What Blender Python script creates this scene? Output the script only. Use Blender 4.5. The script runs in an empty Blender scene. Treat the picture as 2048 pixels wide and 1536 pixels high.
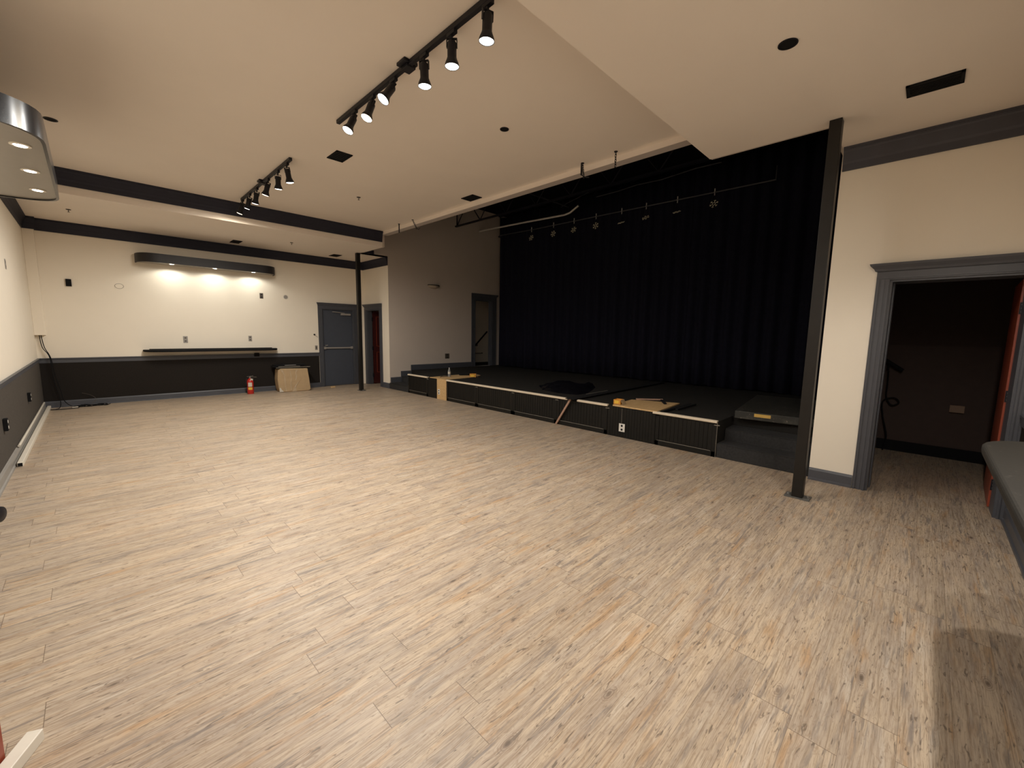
import bpy, bmesh, math, random
from mathutils import Vector, Matrix
random.seed(7)
C = bpy.context.scene.collection
PI = math.pi
R_ = math.radians

# ------------------------------------------------------------------ room dimensions (metres)
L = 11.23      # far wall
N0 = -0.62     # near wall
RW = 6.12      # return wall beside the stage
DW = 6.035     # door wall (near right)
SL = 9.855     # stage side wall
HM = 3.666     # main ceiling
HS = 3.335     # soffits
YA, YB = 1.806, 8.79
EX = 5.416     # soffit edge towards the stage
SX = 6.087     # stage front
DH = 0.449     # stage height
SY0 = 0.774    # stage side wall on the near side
BX = 10.3
RZ = 5.12      # stage roof deck

# ------------------------------------------------------------------ material helpers
class G:
    def __init__(s, name):
        s.m = bpy.data.materials.new(name); s.m.use_nodes = True
        s.t = s.m.node_tree; s.b = s.t.nodes['Principled BSDF']
    def n(s, typ, **kw):
        nd = s.t.nodes.new(typ)
        for k, v in kw.items(): setattr(nd, k, v)
        return nd
    def put(s, v, sock):
        if isinstance(v, bpy.types.NodeSocket): s.t.links.new(v, sock)
        else: sock.default_value = v
    def math(s, op, a, b=0.0, c=0.0, clamp=False):
        nd = s.n('ShaderNodeMath', operation=op, use_clamp=clamp)
        s.put(a, nd.inputs[0]); s.put(b, nd.inputs[1]); s.put(c, nd.inputs[2])
        return nd.outputs[0]
    def comb(s, x, y, z):
        nd = s.n('ShaderNodeCombineXYZ')
        for v, i in zip((x, y, z), nd.inputs): s.put(v, i)
        return nd.outputs[0]
    def mix(s, f, a, b, blend='MIX'):
        nd = s.n('ShaderNodeMix', data_type='RGBA', blend_type=blend)
        s.put(f, nd.inputs[0]); s.put(a, nd.inputs[6]); s.put(b, nd.inputs[7])
        return nd.outputs[2]
    def noise(s, vec, scale, detail=3.0, rough=0.55, dist=0.0):
        nd = s.n('ShaderNodeTexNoise')
        if vec is not None: s.put(vec, nd.inputs['Vector'])
        nd.inputs['Scale'].default_value = scale; nd.inputs['Detail'].default_value = detail
        nd.inputs['Roughness'].default_value = rough; nd.inputs['Distortion'].default_value = dist
        return nd.outputs[0]
    def ramp(s, v, lo, hi):
        nd = s.n('ShaderNodeMapRange', interpolation_type='SMOOTHSTEP')
        s.put(v, nd.inputs[0]); nd.inputs[1].default_value = lo; nd.inputs[2].default_value = hi
        return nd.outputs[0]
    def coord(s):
        return s.n('ShaderNodeTexCoord').outputs['Object']
    def bump(s, h, strength=0.3, dist=0.01):
        nd = s.n('ShaderNodeBump'); nd.inputs['Strength'].default_value = strength
        nd.inputs['Distance'].default_value = dist; s.put(h, nd.inputs['Height'])
        s.t.links.new(nd.outputs[0], s.b.inputs['Normal'])

def rgb(r, g, b): return (r, g, b, 1.0)

def mat(name, col, rough=0.6, metal=0.0, var=0.12, scale=14.0, bump=0.0, bscale=60.0, spec=0.5):
    g = G(name)
    c = g.coord()
    f = g.noise(c, scale, 3)
    a = rgb(*[x * (1 - var) for x in col]); b = rgb(*[min(1, x * (1 + var)) for x in col])
    g.put(g.mix(f, a, b), g.b.inputs['Base Color'])
    g.b.inputs['Roughness'].default_value = rough; g.b.inputs['Metallic'].default_value = metal
    g.b.inputs['Specular IOR Level'].default_value = spec
    if bump: g.bump(g.noise(c, bscale, 2), bump, 0.004)
    return g.m

def emis(name, col, strength):
    g = G(name); g.b.inputs['Base Color'].default_value = rgb(*col)
    g.b.inputs['Emission Color'].default_value = rgb(*col); g.b.inputs['Emission Strength'].default_value = strength
    g.m.cycles.emission_sampling = 'NONE'
    return g.m

M = {}
M['cream'] = mat('cream_paint', (0.84, 0.775, 0.665), 0.75, var=0.03, scale=2, bump=0.06, bscale=180)
M['ceil'] = mat('ceiling_paint', (0.84, 0.77, 0.695), 0.85, var=0.03, scale=2, bump=0.06, bscale=150)
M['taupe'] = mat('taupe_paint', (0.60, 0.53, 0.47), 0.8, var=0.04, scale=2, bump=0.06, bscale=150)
M['slate'] = mat('slate_trim_paint', (0.070, 0.074, 0.088), 0.42, var=0.1, scale=8)
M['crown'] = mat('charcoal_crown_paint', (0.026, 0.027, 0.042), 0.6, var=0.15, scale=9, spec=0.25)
M['crownlit'] = mat('charcoal_crown_lit', (0.050, 0.050, 0.064), 0.5, var=0.12, scale=9)  # lighter copy of the crown paint, its reflected light put into the colour
M['doorgrey'] = mat('slate_door_paint', (0.062, 0.071, 0.093), 0.5, var=0.08, spec=0.3)
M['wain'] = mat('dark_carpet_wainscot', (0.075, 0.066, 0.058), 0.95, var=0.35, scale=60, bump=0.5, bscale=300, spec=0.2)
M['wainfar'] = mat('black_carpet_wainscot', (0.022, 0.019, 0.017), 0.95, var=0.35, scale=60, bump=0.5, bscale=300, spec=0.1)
M['black'] = mat('black_metal', (0.010, 0.010, 0.014), 0.45, var=0.2, spec=0.3)
M['post'] = mat('dark_bronze_post_paint', (0.014, 0.0125, 0.011), 0.42, var=0.2, spec=0.3)
M['gloss'] = mat('black_lacquer', (0.014, 0.014, 0.016), 0.22, var=0.1)
M['lacq'] = mat('satin_black_lacquer', (0.012, 0.011, 0.014), 0.55, var=0.1)
M['panel'] = mat('valance_under_panel', (0.24, 0.22, 0.19), 0.3, var=0.08)
M['matte'] = mat('matte_black', (0.008, 0.008, 0.009), 0.9, var=0.2, spec=0.2)
M['stageblk'] = mat('worn_black_paint', (0.0065, 0.006, 0.005), 0.5, var=0.35, scale=30, spec=0.3)
M['worn'] = mat('worn_edge_paint', (0.20, 0.18, 0.15), 0.6, var=0.3, scale=50)
M['carpet'] = mat('charcoal_carpet', (0.020, 0.0187, 0.017), 0.95, var=0.35, scale=70, bump=0.6, bscale=260, spec=0.15)
M['stepcarpet'] = mat('stair_carpet', (0.036, 0.036, 0.037), 0.95, var=0.4, scale=40, bump=0.6, bscale=260, spec=0.15)
M['nosing'] = mat('cream_nosing', (0.72, 0.62, 0.48), 0.5, var=0.08, scale=20)
M['curtain'] = mat('black_velour', (0.010, 0.010, 0.019), 0.95, var=0.3, spec=0.1)
M['roofdark'] = mat('black_roof_paint', (0.006, 0.006, 0.008), 0.9, var=0.3, spec=0.1)
M['red'] = mat('barn_red_paint', (0.26, 0.048, 0.022), 0.4, var=0.1)
M['darkred'] = mat('dark_red_paint', (0.055, 0.009, 0.008), 0.45, var=0.1)
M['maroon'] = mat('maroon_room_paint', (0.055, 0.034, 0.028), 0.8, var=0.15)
M['white'] = mat('white_plastic', (0.75, 0.73, 0.68), 0.4, var=0.04)
M['whitepaint'] = mat('white_trim_paint', (0.70, 0.66, 0.58), 0.45, var=0.08)
M['greyplate'] = mat('grey_plate', (0.30, 0.28, 0.26), 0.4, var=0.1)
M['brownplate'] = mat('brown_plate', (0.085, 0.07, 0.055), 0.4, var=0.1)
M['steel'] = mat('satin_steel', (0.38, 0.38, 0.38), 0.35, metal=0.7, var=0.1)
M['dullsteel'] = mat('dull_scuffed_steel', (0.12, 0.12, 0.115), 0.5, metal=0.3, var=0.3, scale=40)
M['galv'] = mat('galvanised_conduit', (0.62, 0.60, 0.56), 0.4, metal=0.2, var=0.15)
M['dimpipe'] = mat('dull_black_pipe', (0.05, 0.05, 0.055), 0.5, var=0.3)
M['greybase'] = mat('lit_base_left', (0.26, 0.25, 0.235), 0.4, var=0.12, scale=6)  # light falling on the left baseboard put into a lighter grey
M['pipew'] = mat('white_pipe', (0.72, 0.67, 0.58), 0.4, var=0.08)
M['extred'] = mat('extinguisher_red', (0.50, 0.025, 0.018), 0.3, var=0.05)
M['yellow'] = mat('yellow_label', (0.75, 0.50, 0.06), 0.5, var=0.05)
M['paper'] = mat('paper_label', (0.62, 0.58, 0.50), 0.6, var=0.1)
M['cardboard'] = mat('cardboard', (0.44, 0.315, 0.18), 0.75, var=0.15, scale=9)
M['dimbox'] = mat('dull_tan_box', (0.24, 0.16, 0.11), 0.7, var=0.1)
M['boxorange'] = mat('orange_cardboard', (0.60, 0.27, 0.04), 0.6, var=0.12)
M['rawwood'] = mat('raw_wood', (0.52, 0.36, 0.19), 0.65, var=0.15, scale=20)
M['pinkwood'] = mat('pinkish_wood', (0.40, 0.25, 0.18), 0.65, var=0.15, scale=20)
M['snow'] = mat('glitter_silver', (0.85, 0.78, 0.58), 0.4, metal=0.0, var=0.25, scale=60)
M['bag'] = mat('black_plastic_bag', (0.006, 0.006, 0.008), 0.18, var=0.2, bump=0.25, bscale=14)
M['brass'] = mat('sticker_gold', (0.62, 0.40, 0.10), 0.5, var=0.1)
M['film'] = mat('clear_film_on_box', (0.50, 0.395, 0.27), 0.25, var=0.25, scale=20)
M['bowl'] = mat('plaster_bowl', (0.42, 0.35, 0.27), 0.7, var=0.05)
M['grey_under'] = mat('header_shade', (0.50, 0.45, 0.42), 0.75, var=0.04)  # beige header greyed: the shade on its underside put into the colour

def ply():
    g = G('plywood'); c = g.coord()
    mp = g.n('ShaderNodeMapping'); g.put(c, mp.inputs[0]); mp.inputs['Scale'].default_value = (3, 26, 26)
    f = g.noise(mp.outputs[0], 2.0, 4, 0.6, 0.6)
    f2 = g.ramp(f, 0.35, 0.7)
    g.put(g.mix(f2, rgb(0.62, 0.42, 0.21), rgb(0.50, 0.32, 0.14)), g.b.inputs['Base Color'])
    g.b.inputs['Roughness'].default_value = 0.6
    return g.m
M['ply'] = ply()

def blackply():
    g = G('scuffed_black_plywood'); c = g.coord()
    mp = g.n('ShaderNodeMapping'); g.put(c, mp.inputs[0]); mp.inputs['Scale'].default_value = (40, 3, 8)
    f = g.ramp(g.noise(mp.outputs[0], 1.0, 5, 0.65), 0.5, 0.75)
    s = g.ramp(g.noise(c, 45, 2), 0.66, 0.72)
    k = g.mix(f, rgb(0.022, 0.022, 0.019), rgb(0.10, 0.09, 0.07))
    g.put(g.mix(s, k, rgb(0.25, 0.22, 0.18)), g.b.inputs['Base Color'])
    g.b.inputs['Roughness'].default_value = 0.55
    return g.m
M['blackply'] = blackply()

def shelfblack():
    g = G('scuffed_shelf_lacquer'); c = g.coord()
    s = g.ramp(g.noise(c, 30, 3), 0.66, 0.76)
    g.put(g.mix(s, rgb(0.014, 0.013, 0.0115), rgb(0.06, 0.055, 0.048)), g.b.inputs['Base Color'])
    g.b.inputs['Roughness'].default_value = 0.62
    g.b.inputs['Specular IOR Level'].default_value = 0.25
    g.bump(g.noise(c, 40, 2), 0.15, 0.003)
    return g.m
M['shelf'] = shelfblack()

def floor_mat():
    g = G('washed_pine_planks')
    sp = g.n('ShaderNodeSeparateXYZ'); g.put(g.coord(), sp.inputs[0]); X, Y = sp.outputs[0], sp.outputs[1]
    W_, LN = 0.1518, 1.22
    v = g.math('DIVIDE', g.math('SUBTRACT', Y, 0.088), W_)
    row = g.math('FLOOR', v); fy = g.math('FRACT', v)
    wr = g.n('ShaderNodeTexWhiteNoise', noise_dimensions='1D'); g.put(row, wr.inputs['W'])
    saw = g.math('FRACT', g.math('MULTIPLY', row, 0.283))
    joint = g.math('ADD', 1.21, g.math('ADD', g.math('MULTIPLY', saw, 0.44), g.math('MULTIPLY', wr.outputs[0], 0.12)))
    u = g.math('DIVIDE', g.math('SUBTRACT', X, joint), LN)
    col = g.math('FLOOR', u); fx = g.math('FRACT', u)
    wp = g.n('ShaderNodeTexWhiteNoise', noise_dimensions='2D'); g.put(g.comb(row, col, 0.0), wp.inputs['Vector'])
    pid = wp.outputs[0]
    spc = g.n('ShaderNodeSeparateColor'); g.put(wp.outputs[1], spc.inputs[0])
    r1, r2, r3 = spc.outputs
    ox = g.math('ADD', X, g.math('MULTIPLY', r1, 43.0)); oz = g.math('MULTIPLY', r2, 19.0)
    vk = g.n('ShaderNodeTexVoronoi', feature='F1'); vk.inputs['Scale'].default_value = 1.0
    g.put(g.comb(g.math('MULTIPLY', ox, 3.0), g.math('MULTIPLY', Y, 8.0), oz), vk.inputs['Vector'])
    kd = vk.outputs['Distance']
    kn = g.math('ADD', kd, g.math('MULTIPLY', g.math('SUBTRACT', g.noise(g.comb(g.math('MULTIPLY', ox, 12.0), g.math('MULTIPLY', Y, 34.0), oz), 1.0, 2), 0.5), 0.12))
    near = g.math('SUBTRACT', 1.0, g.ramp(kd, 0.05, 0.42))
    Yw = g.math('ADD', Y, g.math('MULTIPLY', g.math('MULTIPLY_ADD', near, 0.05, 0.012), g.math('SUBTRACT', g.noise(g.comb(g.math('MULTIPLY', ox, 3.5), g.math('MULTIPLY', Y, 9.0), oz), 1.0, 2), 0.5)))
    def ns(sx, sy, det=3.0, rough=0.55, dist=0.0, add=0.0):
        return g.noise(g.comb(g.math('ADD', g.math('MULTIPLY', ox, sx), add), g.math('MULTIPLY', Yw, sy), oz), 1.0, det, rough, dist)
    blotch = ns(1.8, 13.0, 4, 0.6)
    blotch2 = ns(2.4, 16.0, 4, 0.6, add=17.0)
    white = ns(2.2, 22.0, 3, 0.6, add=71.0)
    grain = ns(3.6, 120.0, 5, 0.7)
    fine = ns(11.0, 260.0, 3, 0.65, add=5.0)
    greyst = ns(4.0, 46.0, 4, 0.65, 0.5, add=31.0)
    greygate = ns(2.2, 10.0, 2, 0.5, 0.0, add=53.0)
    mott = ns(22.0, 60.0, 3, 0.65, 1.0, add=3.0)
    fleck = ns(16.0, 90.0, 2, 0.5, 0.8, add=91.0)
    c = g.mix(g.ramp(blotch, 0.32, 0.68), rgb(0.42, 0.345, 0.275), rgb(0.535, 0.43, 0.315))
    c = g.mix(g.math('MULTIPLY', g.ramp(blotch2, 0.52, 0.74), 0.75), c, rgb(0.46, 0.275, 0.13))
    c = g.mix(g.math('MULTIPLY', g.ramp(white, 0.52, 0.76), 0.60), c, rgb(0.61, 0.545, 0.46))
    c = g.mix(g.math('MULTIPLY', g.ramp(grain, 0.44, 0.70), 0.75), c, rgb(0.245, 0.175, 0.115))
    c = g.mix(g.math('MULTIPLY', g.ramp(fine, 0.47, 0.70), 0.55), c, rgb(0.205, 0.145, 0.10))
    c = g.mix(g.math('MULTIPLY', g.ramp(mott, 0.53, 0.72), 0.55), c, rgb(0.27, 0.19, 0.125))
    gs = g.math('MULTIPLY', g.ramp(greyst, 0.48, 0.66), g.ramp(greygate, 0.42, 0.60))
    c = g.mix(g.math('MULTIPLY', gs, 0.78), c, rgb(0.185, 0.16, 0.145))
    c = g.mix(g.math('MULTIPLY', g.ramp(fleck, 0.61, 0.71), 0.75), c, rgb(0.12, 0.09, 0.068))
    gate = g.math('GREATER_THAN', g.noise(g.comb(g.math('MULTIPLY', ox, 1.7), g.math('MULTIPLY', Y, 7.0), oz), 1.0, 0), 0.42)
    rings = g.ramp(g.math('SINE', g.math('MULTIPLY', kn, 130.0)), 0.0, 0.9)
    rmask = g.math('MULTIPLY', g.math('SUBTRACT', 1.0, g.ramp(kn, 0.10, 0.26)), gate)
    c = g.mix(g.math('MULTIPLY', g.math('MULTIPLY', rings, rmask), 0.6), c, rgb(0.21, 0.145, 0.10))
    c = g.mix(g.math('MULTIPLY', g.math('MULTIPLY', g.math('SUBTRACT', 1.0, g.ramp(kn, 0.06, 0.17)), gate), 0.4), c, rgb(0.20, 0.16, 0.13))
    core = g.math('MULTIPLY', g.math('SUBTRACT', 1.0, g.ramp(kn, 0.025, 0.075)), gate)
    c = g.mix(g.math('MULTIPLY', core, 0.80), c, rgb(0.10, 0.072, 0.052))
    hue = g.math('MULTIPLY_ADD', pid, 0.12, 0.94)
    c = g.mix(1.0, c, g.comb(hue, hue, hue), 'MULTIPLY')
    ey = g.math('MINIMUM', fy, g.math('SUBTRACT', 1.0, fy)); ex = g.math('MINIMUM', fx, g.math('SUBTRACT', 1.0, fx))
    jy = g.math('LESS_THAN', ey, 0.0062); jx = g.math('LESS_THAN', ex, 0.0011)
    j = g.math('MAXIMUM', g.math('MULTIPLY', jy, 0.55), g.math('MULTIPLY', jx, 0.8))
    c = g.mix(j, c, rgb(0.13, 0.09, 0.06))
    g.put(c, g.b.inputs['Base Color'])
    g.put(g.math('MULTIPLY_ADD', grain, 0.12, 0.40), g.b.inputs['Roughness'])
    g.b.inputs['Specular IOR Level'].default_value = 0.35
    g.bump(g.math('SUBTRACT', g.math('MULTIPLY', grain, 0.3), j), 0.12, 0.003)
    return g.m
M['floor'] = floor_mat()

# ------------------------------------------------------------------ mesh helpers
class MB:
    def __init__(s): s.bm = bmesh.new(); s.mi = 0
    def _f(s, vs):
        try:
            f = s.bm.faces.new(vs); f.material_index = s.mi; return f
        except ValueError: return None
    def box(s, x0, x1, y0, y1, z0, z1, mx=None):
        p = [(x0, y0, z0), (x1, y0, z0), (x1, y1, z0), (x0, y1, z0), (x0, y0, z1), (x1, y0, z1), (x1, y1, z1), (x0, y1, z1)]
        v = [s.bm.verts.new((mx @ Vector(q)) if mx else q) for q in p]
        for f in ((3, 2, 1, 0), (4, 5, 6, 7), (0, 1, 5, 4), (1, 2, 6, 5), (2, 3, 7, 6), (3, 0, 4, 7)): s._f([v[i] for i in f])
        return s
    def prism(s, poly, a, b, axis='z', mx=None):
        # poly: 2-D outline; extruded from a to b along axis ('z': (x,y); 'y': (x,z); 'x': (y,z))
        def P(p, t):
            q = {'z': (p[0], p[1], t), 'y': (p[0], t, p[1]), 'x': (t, p[0], p[1])}[axis]
            return (mx @ Vector(q)) if mx else q
        A = [s.bm.verts.new(P(p, a)) for p in poly]; B = [s.bm.verts.new(P(p, b)) for p in poly]
        s._f(A[::-1]); s._f(B); n = len(poly)
        for i in range(n): s._f([A[i], A[(i + 1) % n], B[(i + 1) % n], B[i]])
        return s
    def tube(s, pts, r, n=8, cap=True):
        pts = [Vector(p) for p in pts]; R = r if isinstance(r, (list, tuple)) else [r] * len(pts)
        rings = []; up = None
        for i, p in enumerate(pts):
            d = (pts[min(i + 1, len(pts) - 1)] - pts[max(i - 1, 0)]).normalized()
            if up is None: up = d.orthogonal().normalized()
            up = (up - d * up.dot(d)); up = up.normalized() if up.length > 1e-6 else d.orthogonal().normalized()
            w = d.cross(up)
            rings.append([s.bm.verts.new(p + (up * math.cos(2 * PI * k / n) + w * math.sin(2 * PI * k / n)) * R[i]) for k in range(n)])
        for a, b in zip(rings, rings[1:]):
            for k in range(n): s._f([a[k], a[(k + 1) % n], b[(k + 1) % n], b[k]])
        if cap: s._f(rings[0][::-1]); s._f(rings[-1])
        return s
    def lathe(s, prof, mx=None, n=24):
        # prof: (radius, z) pairs
        rings = []
        for r, z in prof:
            if r < 1e-6: rings.append([s.bm.verts.new((mx @ Vector((0, 0, z))) if mx else (0, 0, z))])
            else:
                rings.append([s.bm.verts.new((mx @ Vector((r * math.cos(2 * PI * k / n), r * math.sin(2 * PI * k / n), z))) if mx else
                              (r * math.cos(2 * PI * k / n), r * math.sin(2 * PI * k / n), z)) for k in range(n)])
        for a, b in zip(rings, rings[1:]):
            for k in range(n):
                if len(a) == 1 and len(b) == 1: continue
                if len(a) == 1: s._f([a[0], b[(k + 1) % n], b[k]])
                elif len(b) == 1: s._f([a[k], a[(k + 1) % n], b[0]])
                else: s._f([a[k], a[(k + 1) % n], b[(k + 1) % n], b[k]])
        return s
    def torus(s, R, r, mx, n=14, k=6, sx=1.0):
        g = [[s.bm.verts.new(mx @ Vector(((R + r * math.cos(2 * PI * j / k)) * math.cos(2 * PI * i / n) * sx,
                                          (R + r * math.cos(2 * PI * j / k)) * math.sin(2 * PI * i / n), r * math.sin(2 * PI * j / k))))
              for j in range(k)] for i in range(n)]
        for i in range(n):
            for j in range(k): s._f([g[i][j], g[(i + 1) % n][j], g[(i + 1) % n][(j + 1) % k], g[i][(j + 1) % k]])
        return s
    def build(s, name, mats, parent=None, bevel=0.0, smooth=False, seg=2):
        bmesh.ops.recalc_face_normals(s.bm, faces=s.bm.faces)
        me = bpy.data.meshes.new(name); s.bm.to_mesh(me); s.bm.free()
        for m in (mats if isinstance(mats, (list, tuple)) else [mats]): me.materials.append(M[m] if isinstance(m, str) else m)
        o = bpy.data.objects.new(name, me); C.objects.link(o)
        if parent: o.parent = parent
        if smooth:
            for p in me.polygons: p.use_smooth = True
            md = o.modifiers.new('n', 'EDGE_SPLIT'); md.split_angle = math.radians(40)
        if bevel:
            md = o.modifiers.new('b', 'BEVEL'); md.width = bevel; md.segments = seg; md.limit_method = 'ANGLE'
        return o

def tag(o, label, cat, group=None):
    o['label'] = label; o['category'] = cat
    if group: o['group'] = group
    return o
def thing(name, label, cat, loc=(0, 0, 0), rz=0.0, group=None):
    o = bpy.data.objects.new(name, None); C.objects.link(o); o.empty_display_size = 0.1
    o.location = loc; o.rotation_euler = (0, 0, rz)
    return tag(o, label, cat, group)
def struct(o, label=None):
    o['kind'] = 'structure'
    if label: o['label'] = label
    return o
def sbox(name, m, x0, x1, y0, y1, z0, z1, bevel=0): return struct(MB().box(x0, x1, y0, y1, z0, z1).build(name, m, bevel=bevel))
def dup(root, loc, rz=None, label=None, group=None):
    r = root.copy(); C.objects.link(r); r.location = loc
    if rz is not None: r.rotation_euler = (0, 0, rz)
    if label: r['label'] = label
    if group: r['group'] = group
    for ch in list(root.children):
        c = ch.copy(); C.objects.link(c); c.parent = r
        for g2 in ch.children:
            d = g2.copy(); C.objects.link(d); d.parent = c
    return r
RF, RR, RL, RN = 0.0, -PI / 2, PI / 2, PI    # wall-local frames: x to the right along the wall, y into the wall

# ------------------------------------------------------------------ room shell
sbox('floor', 'floor', -0.3, 11.2, -1.0, 12.6, -0.12, 0.0)
# left wall (one piece; the leaf at lower left opens from a doorway behind the frame)
w = MB(); w.box(-0.15, 0, 1.27, L + 0.15, 0, 5.2); w.box(-0.15, 0, N0 - 0.15, 0.36, 0, 5.2); w.box(-0.15, 0, 0.36, 1.27, 2.06, 5.2)
struct(w.build('wall_left', 'cream'))
sbox('wall_outer', 'cream', -1.3, -1.2, -1.0, 3.0, 0, 3)
w = MB(); w.box(0, 4.975, L, L + 0.15, 0, 5.2); w.box(5.805, 7.6, L, L + 0.15, 0, 5.2); w.box(4.975, 5.805, L, L + 0.15, 2.035, 5.2)
struct(w.build('wall_far', 'cream'))
sbox('wall_near', 'cream', -0.15, DW + 0.25, N0 - 0.15, N0, 0, 5.2)
w = MB(); w.box(RW, RW + 0.13, SL + 0.12, 10.336, 0, HS); w.box(RW, RW + 0.13, 11.05, L, 0, HS); w.box(RW, RW + 0.13, 10.336, 11.05, 2.045, HS)
struct(w.build('wall_return', 'cream'))
w = MB()
w.mi = 0
w.box(RW + 0.002, 9.0, SL, SL + 0.12, 0, RZ); w.box(9.67, BX + 0.2, SL, SL + 0.12, 0, RZ); w.box(9.0, 9.67, SL, SL + 0.12, 2.47, RZ); w.box(9.0, 9.67, SL, SL + 0.12, 0, DH)
w.box(EX - 0.06, RW + 0.002, SL, SL + 0.12, HS, RZ)
struct(w.build('wall_stage_side', 'taupe'))
w = MB(); w.box(RW - 0.001, RW + 0.0015, SL + 0.0, SL + 0.121, 0, HS); struct(w.build('trim_1', 'cream'))
w = MB(); w.box(DW, DW + 0.27, 0.309, SY0, 0, 5.2); w.box(DW, DW + 0.27, N0, -0.55, 0, 5.2); w.box(DW, DW + 0.27, -0.55, 0.309, 2.05, 5.2)
struct(w.build('wall_right', 'cream'))
# stage house
sbox('wall_stage_back', 'roofdark', BX, BX + 0.15, SY0 - 0.2, SL + 0.2, 0, RZ)
sbox('wall_stage_near', 'roofdark', DW + 0.27, BX, SY0 - 0.15, SY0, 0, RZ)
sbox('roof', 'roofdark', EX, BX + 0.2, SY0 - 0.2, SL + 0.15, RZ, RZ + 0.1)
# hall beyond the stage door, room beyond the red door, closet behind the dark red door
w = MB(); w.box(8.2, BX + 0.6, 11.15, 11.25, 0, 3.2); w.box(8.2, 8.3, SL + 0.12, 11.15, 0, 3.2); w.box(BX + 0.5, BX + 0.6, SL + 0.12, 11.15, 0, 3.2)
w.box(8.2, BX + 0.6, SL + 0.12, 11.25, 3.2, 3.3); struct(w.build('wall_hall', 'cream'))
sbox('floor_hall', 'carpet', 8.3, BX + 0.5, SL + 0.12, 11.15, 0.0, DH)
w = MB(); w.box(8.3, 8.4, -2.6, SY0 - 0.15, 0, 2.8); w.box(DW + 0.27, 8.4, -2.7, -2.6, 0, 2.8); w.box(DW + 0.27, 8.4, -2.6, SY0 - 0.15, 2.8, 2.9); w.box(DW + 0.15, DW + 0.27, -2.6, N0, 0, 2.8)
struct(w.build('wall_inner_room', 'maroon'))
w = MB(); w.box(7.5, 7.6, SL + 0.12, L, 0, 2.6); w.box(RW + 0.13, 7.5, SL + 0.12, L, 2.5, 2.6); struct(w.build('wall_closet', 'darkred'))

# ceilings
sbox('ceiling', 'ceil', 0, EX, YA, YB, HM, HM + 0.1)
w = MB(); w.box(0, EX, YB, L, HS, HM + 0.1); w.box(EX, RW + 0.13, SL + 0.12, L, HS, HM + 0.1); w.box(EX, RW, SL - 0.0, SL + 0.12, HS - 0.0, HS + 0.02)
struct(w.build('ceiling_soffit', 'ceil'))
w = MB(); w.box(0, EX, N0, YA, HS, HM + 0.1); w.box(EX, DW, N0, SY0, HS, HM + 0.1); struct(w.build('ceiling_soffit.001', 'ceil'))
w = MB(); w.box(EX, EX + 0.135, YA, YB, 3.6, RZ); struct(w.build('beam_header', 'grey_under'))
w = MB(); w.box(EX - 0.004, EX, YA, YB, 3.6, HM); struct(w.build('trim_2', 'ceil'))
w = MB(); w.box(EX, EX + 0.05, YB, SL, HS + 0.01, RZ); w.box(EX, EX + 0.05, SY0, YA, HS + 0.01, RZ); w.box(EX, DW + 0.27, SY0, SY0 + 0.03, HS + 0.01, RZ); struct(w.build('wall_above_soffit', 'taupe'))

# crown mouldings: profile in (distance from wall, z)
def crown(ztop, h, d): return [(0, ztop - h), (0.016, ztop - h), (0.020, ztop - h * 0.72), (0.026, ztop - h * 0.62), (0.030, ztop - h * 0.5), (d * 0.72, ztop - h * 0.22), (d * 0.85, ztop - h * 0.16), (d * 0.86, ztop - h * 0.1), (d, ztop - h * 0.08), (d, ztop), (0, ztop)]
cr = crown(HS, 0.2, 0.072)
struct(MB().prism([(p[0], p[1]) for p in cr], N0, L, 'y').build('trim_3', 'crown'))                       # left wall
cm = MB(); cm.prism([(L - p[0], p[1]) for p in cr], 0.14, RW, 'x')
cm.prism([(L - 0.10 - p[0], p[1]) for p in cr], 0.0, 0.165, 'x')
struct(cm.build('trim_4', 'crown'))                                                                        # far wall
struct(MB().prism([(RW - p[0], p[1]) for p in cr], SL, L, 'y').build('trim_5', 'crown'))
cr2 = crown(HS, 0.215, 0.055)
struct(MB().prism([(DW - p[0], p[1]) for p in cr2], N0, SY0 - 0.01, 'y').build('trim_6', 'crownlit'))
struct(MB().prism([(N0 + p[0], p[1]) for p in cr2], 0, DW, 'x').build('trim_7', 'crown'))
cr3 = crown(HM, 0.225, 0.06)
struct(MB().prism([(YB - p[0], p[1]) for p in cr3], 0, EX - 0.01, 'x').build('trim_8', 'crown'))           # soffit face
struct(MB().prism([(p[0], p[1]) for p in cr3], YA, YB, 'y').build('trim_9', 'crown'))
struct(MB().box(5.44, 5.73, SL - 0.05, SL, HS + 0.01, HS + 0.10).build('trim_10', 'crown'))

# wainscot, chair rail, baseboards
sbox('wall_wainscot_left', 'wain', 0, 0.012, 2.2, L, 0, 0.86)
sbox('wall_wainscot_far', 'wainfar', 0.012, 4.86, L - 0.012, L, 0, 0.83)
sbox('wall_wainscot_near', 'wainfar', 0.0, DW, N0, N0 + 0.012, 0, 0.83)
def rail(a0): return [(0, 0.815), (0.018, 0.815), (0.018, 0.87), (0.030, 0.885), (0.032, 0.905), (0, 0.905)]
struct(MB().prism([(0.0 + p[0], p[1] if p[1] > 0.82 else 0.845) for p in rail(0)], 2.2, L - 0.03, 'y').build('trim_11', 'slate'))
struct(MB().prism([(L - p[0], p[1]) for p in rail(0)], 0.0, 4.862, 'x').build('trim_12', 'slate'))
struct(MB().prism([(N0 + p[0], p[1]) for p in rail(0)], 0.0, DW - 0.01, 'x').build('trim_13', 'slate'))
bp = [(0, 0), (0.030, 0), (0.028, 0.018), (0.018, 0.026), (0.018, 0.098), (0.008, 0.115), (0, 0.118)]
struct(MB().prism([(L - 0.012 - p[0], p[1]) for p in bp], 0.0, 4.865, 'x').build('baseboard_far', 'slate'))
struct(MB().prism([(0.012 + p[0], p[1]) for p in bp], 2.2, L - 0.03, 'y').build('baseboard_left', 'greybase'))
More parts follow.
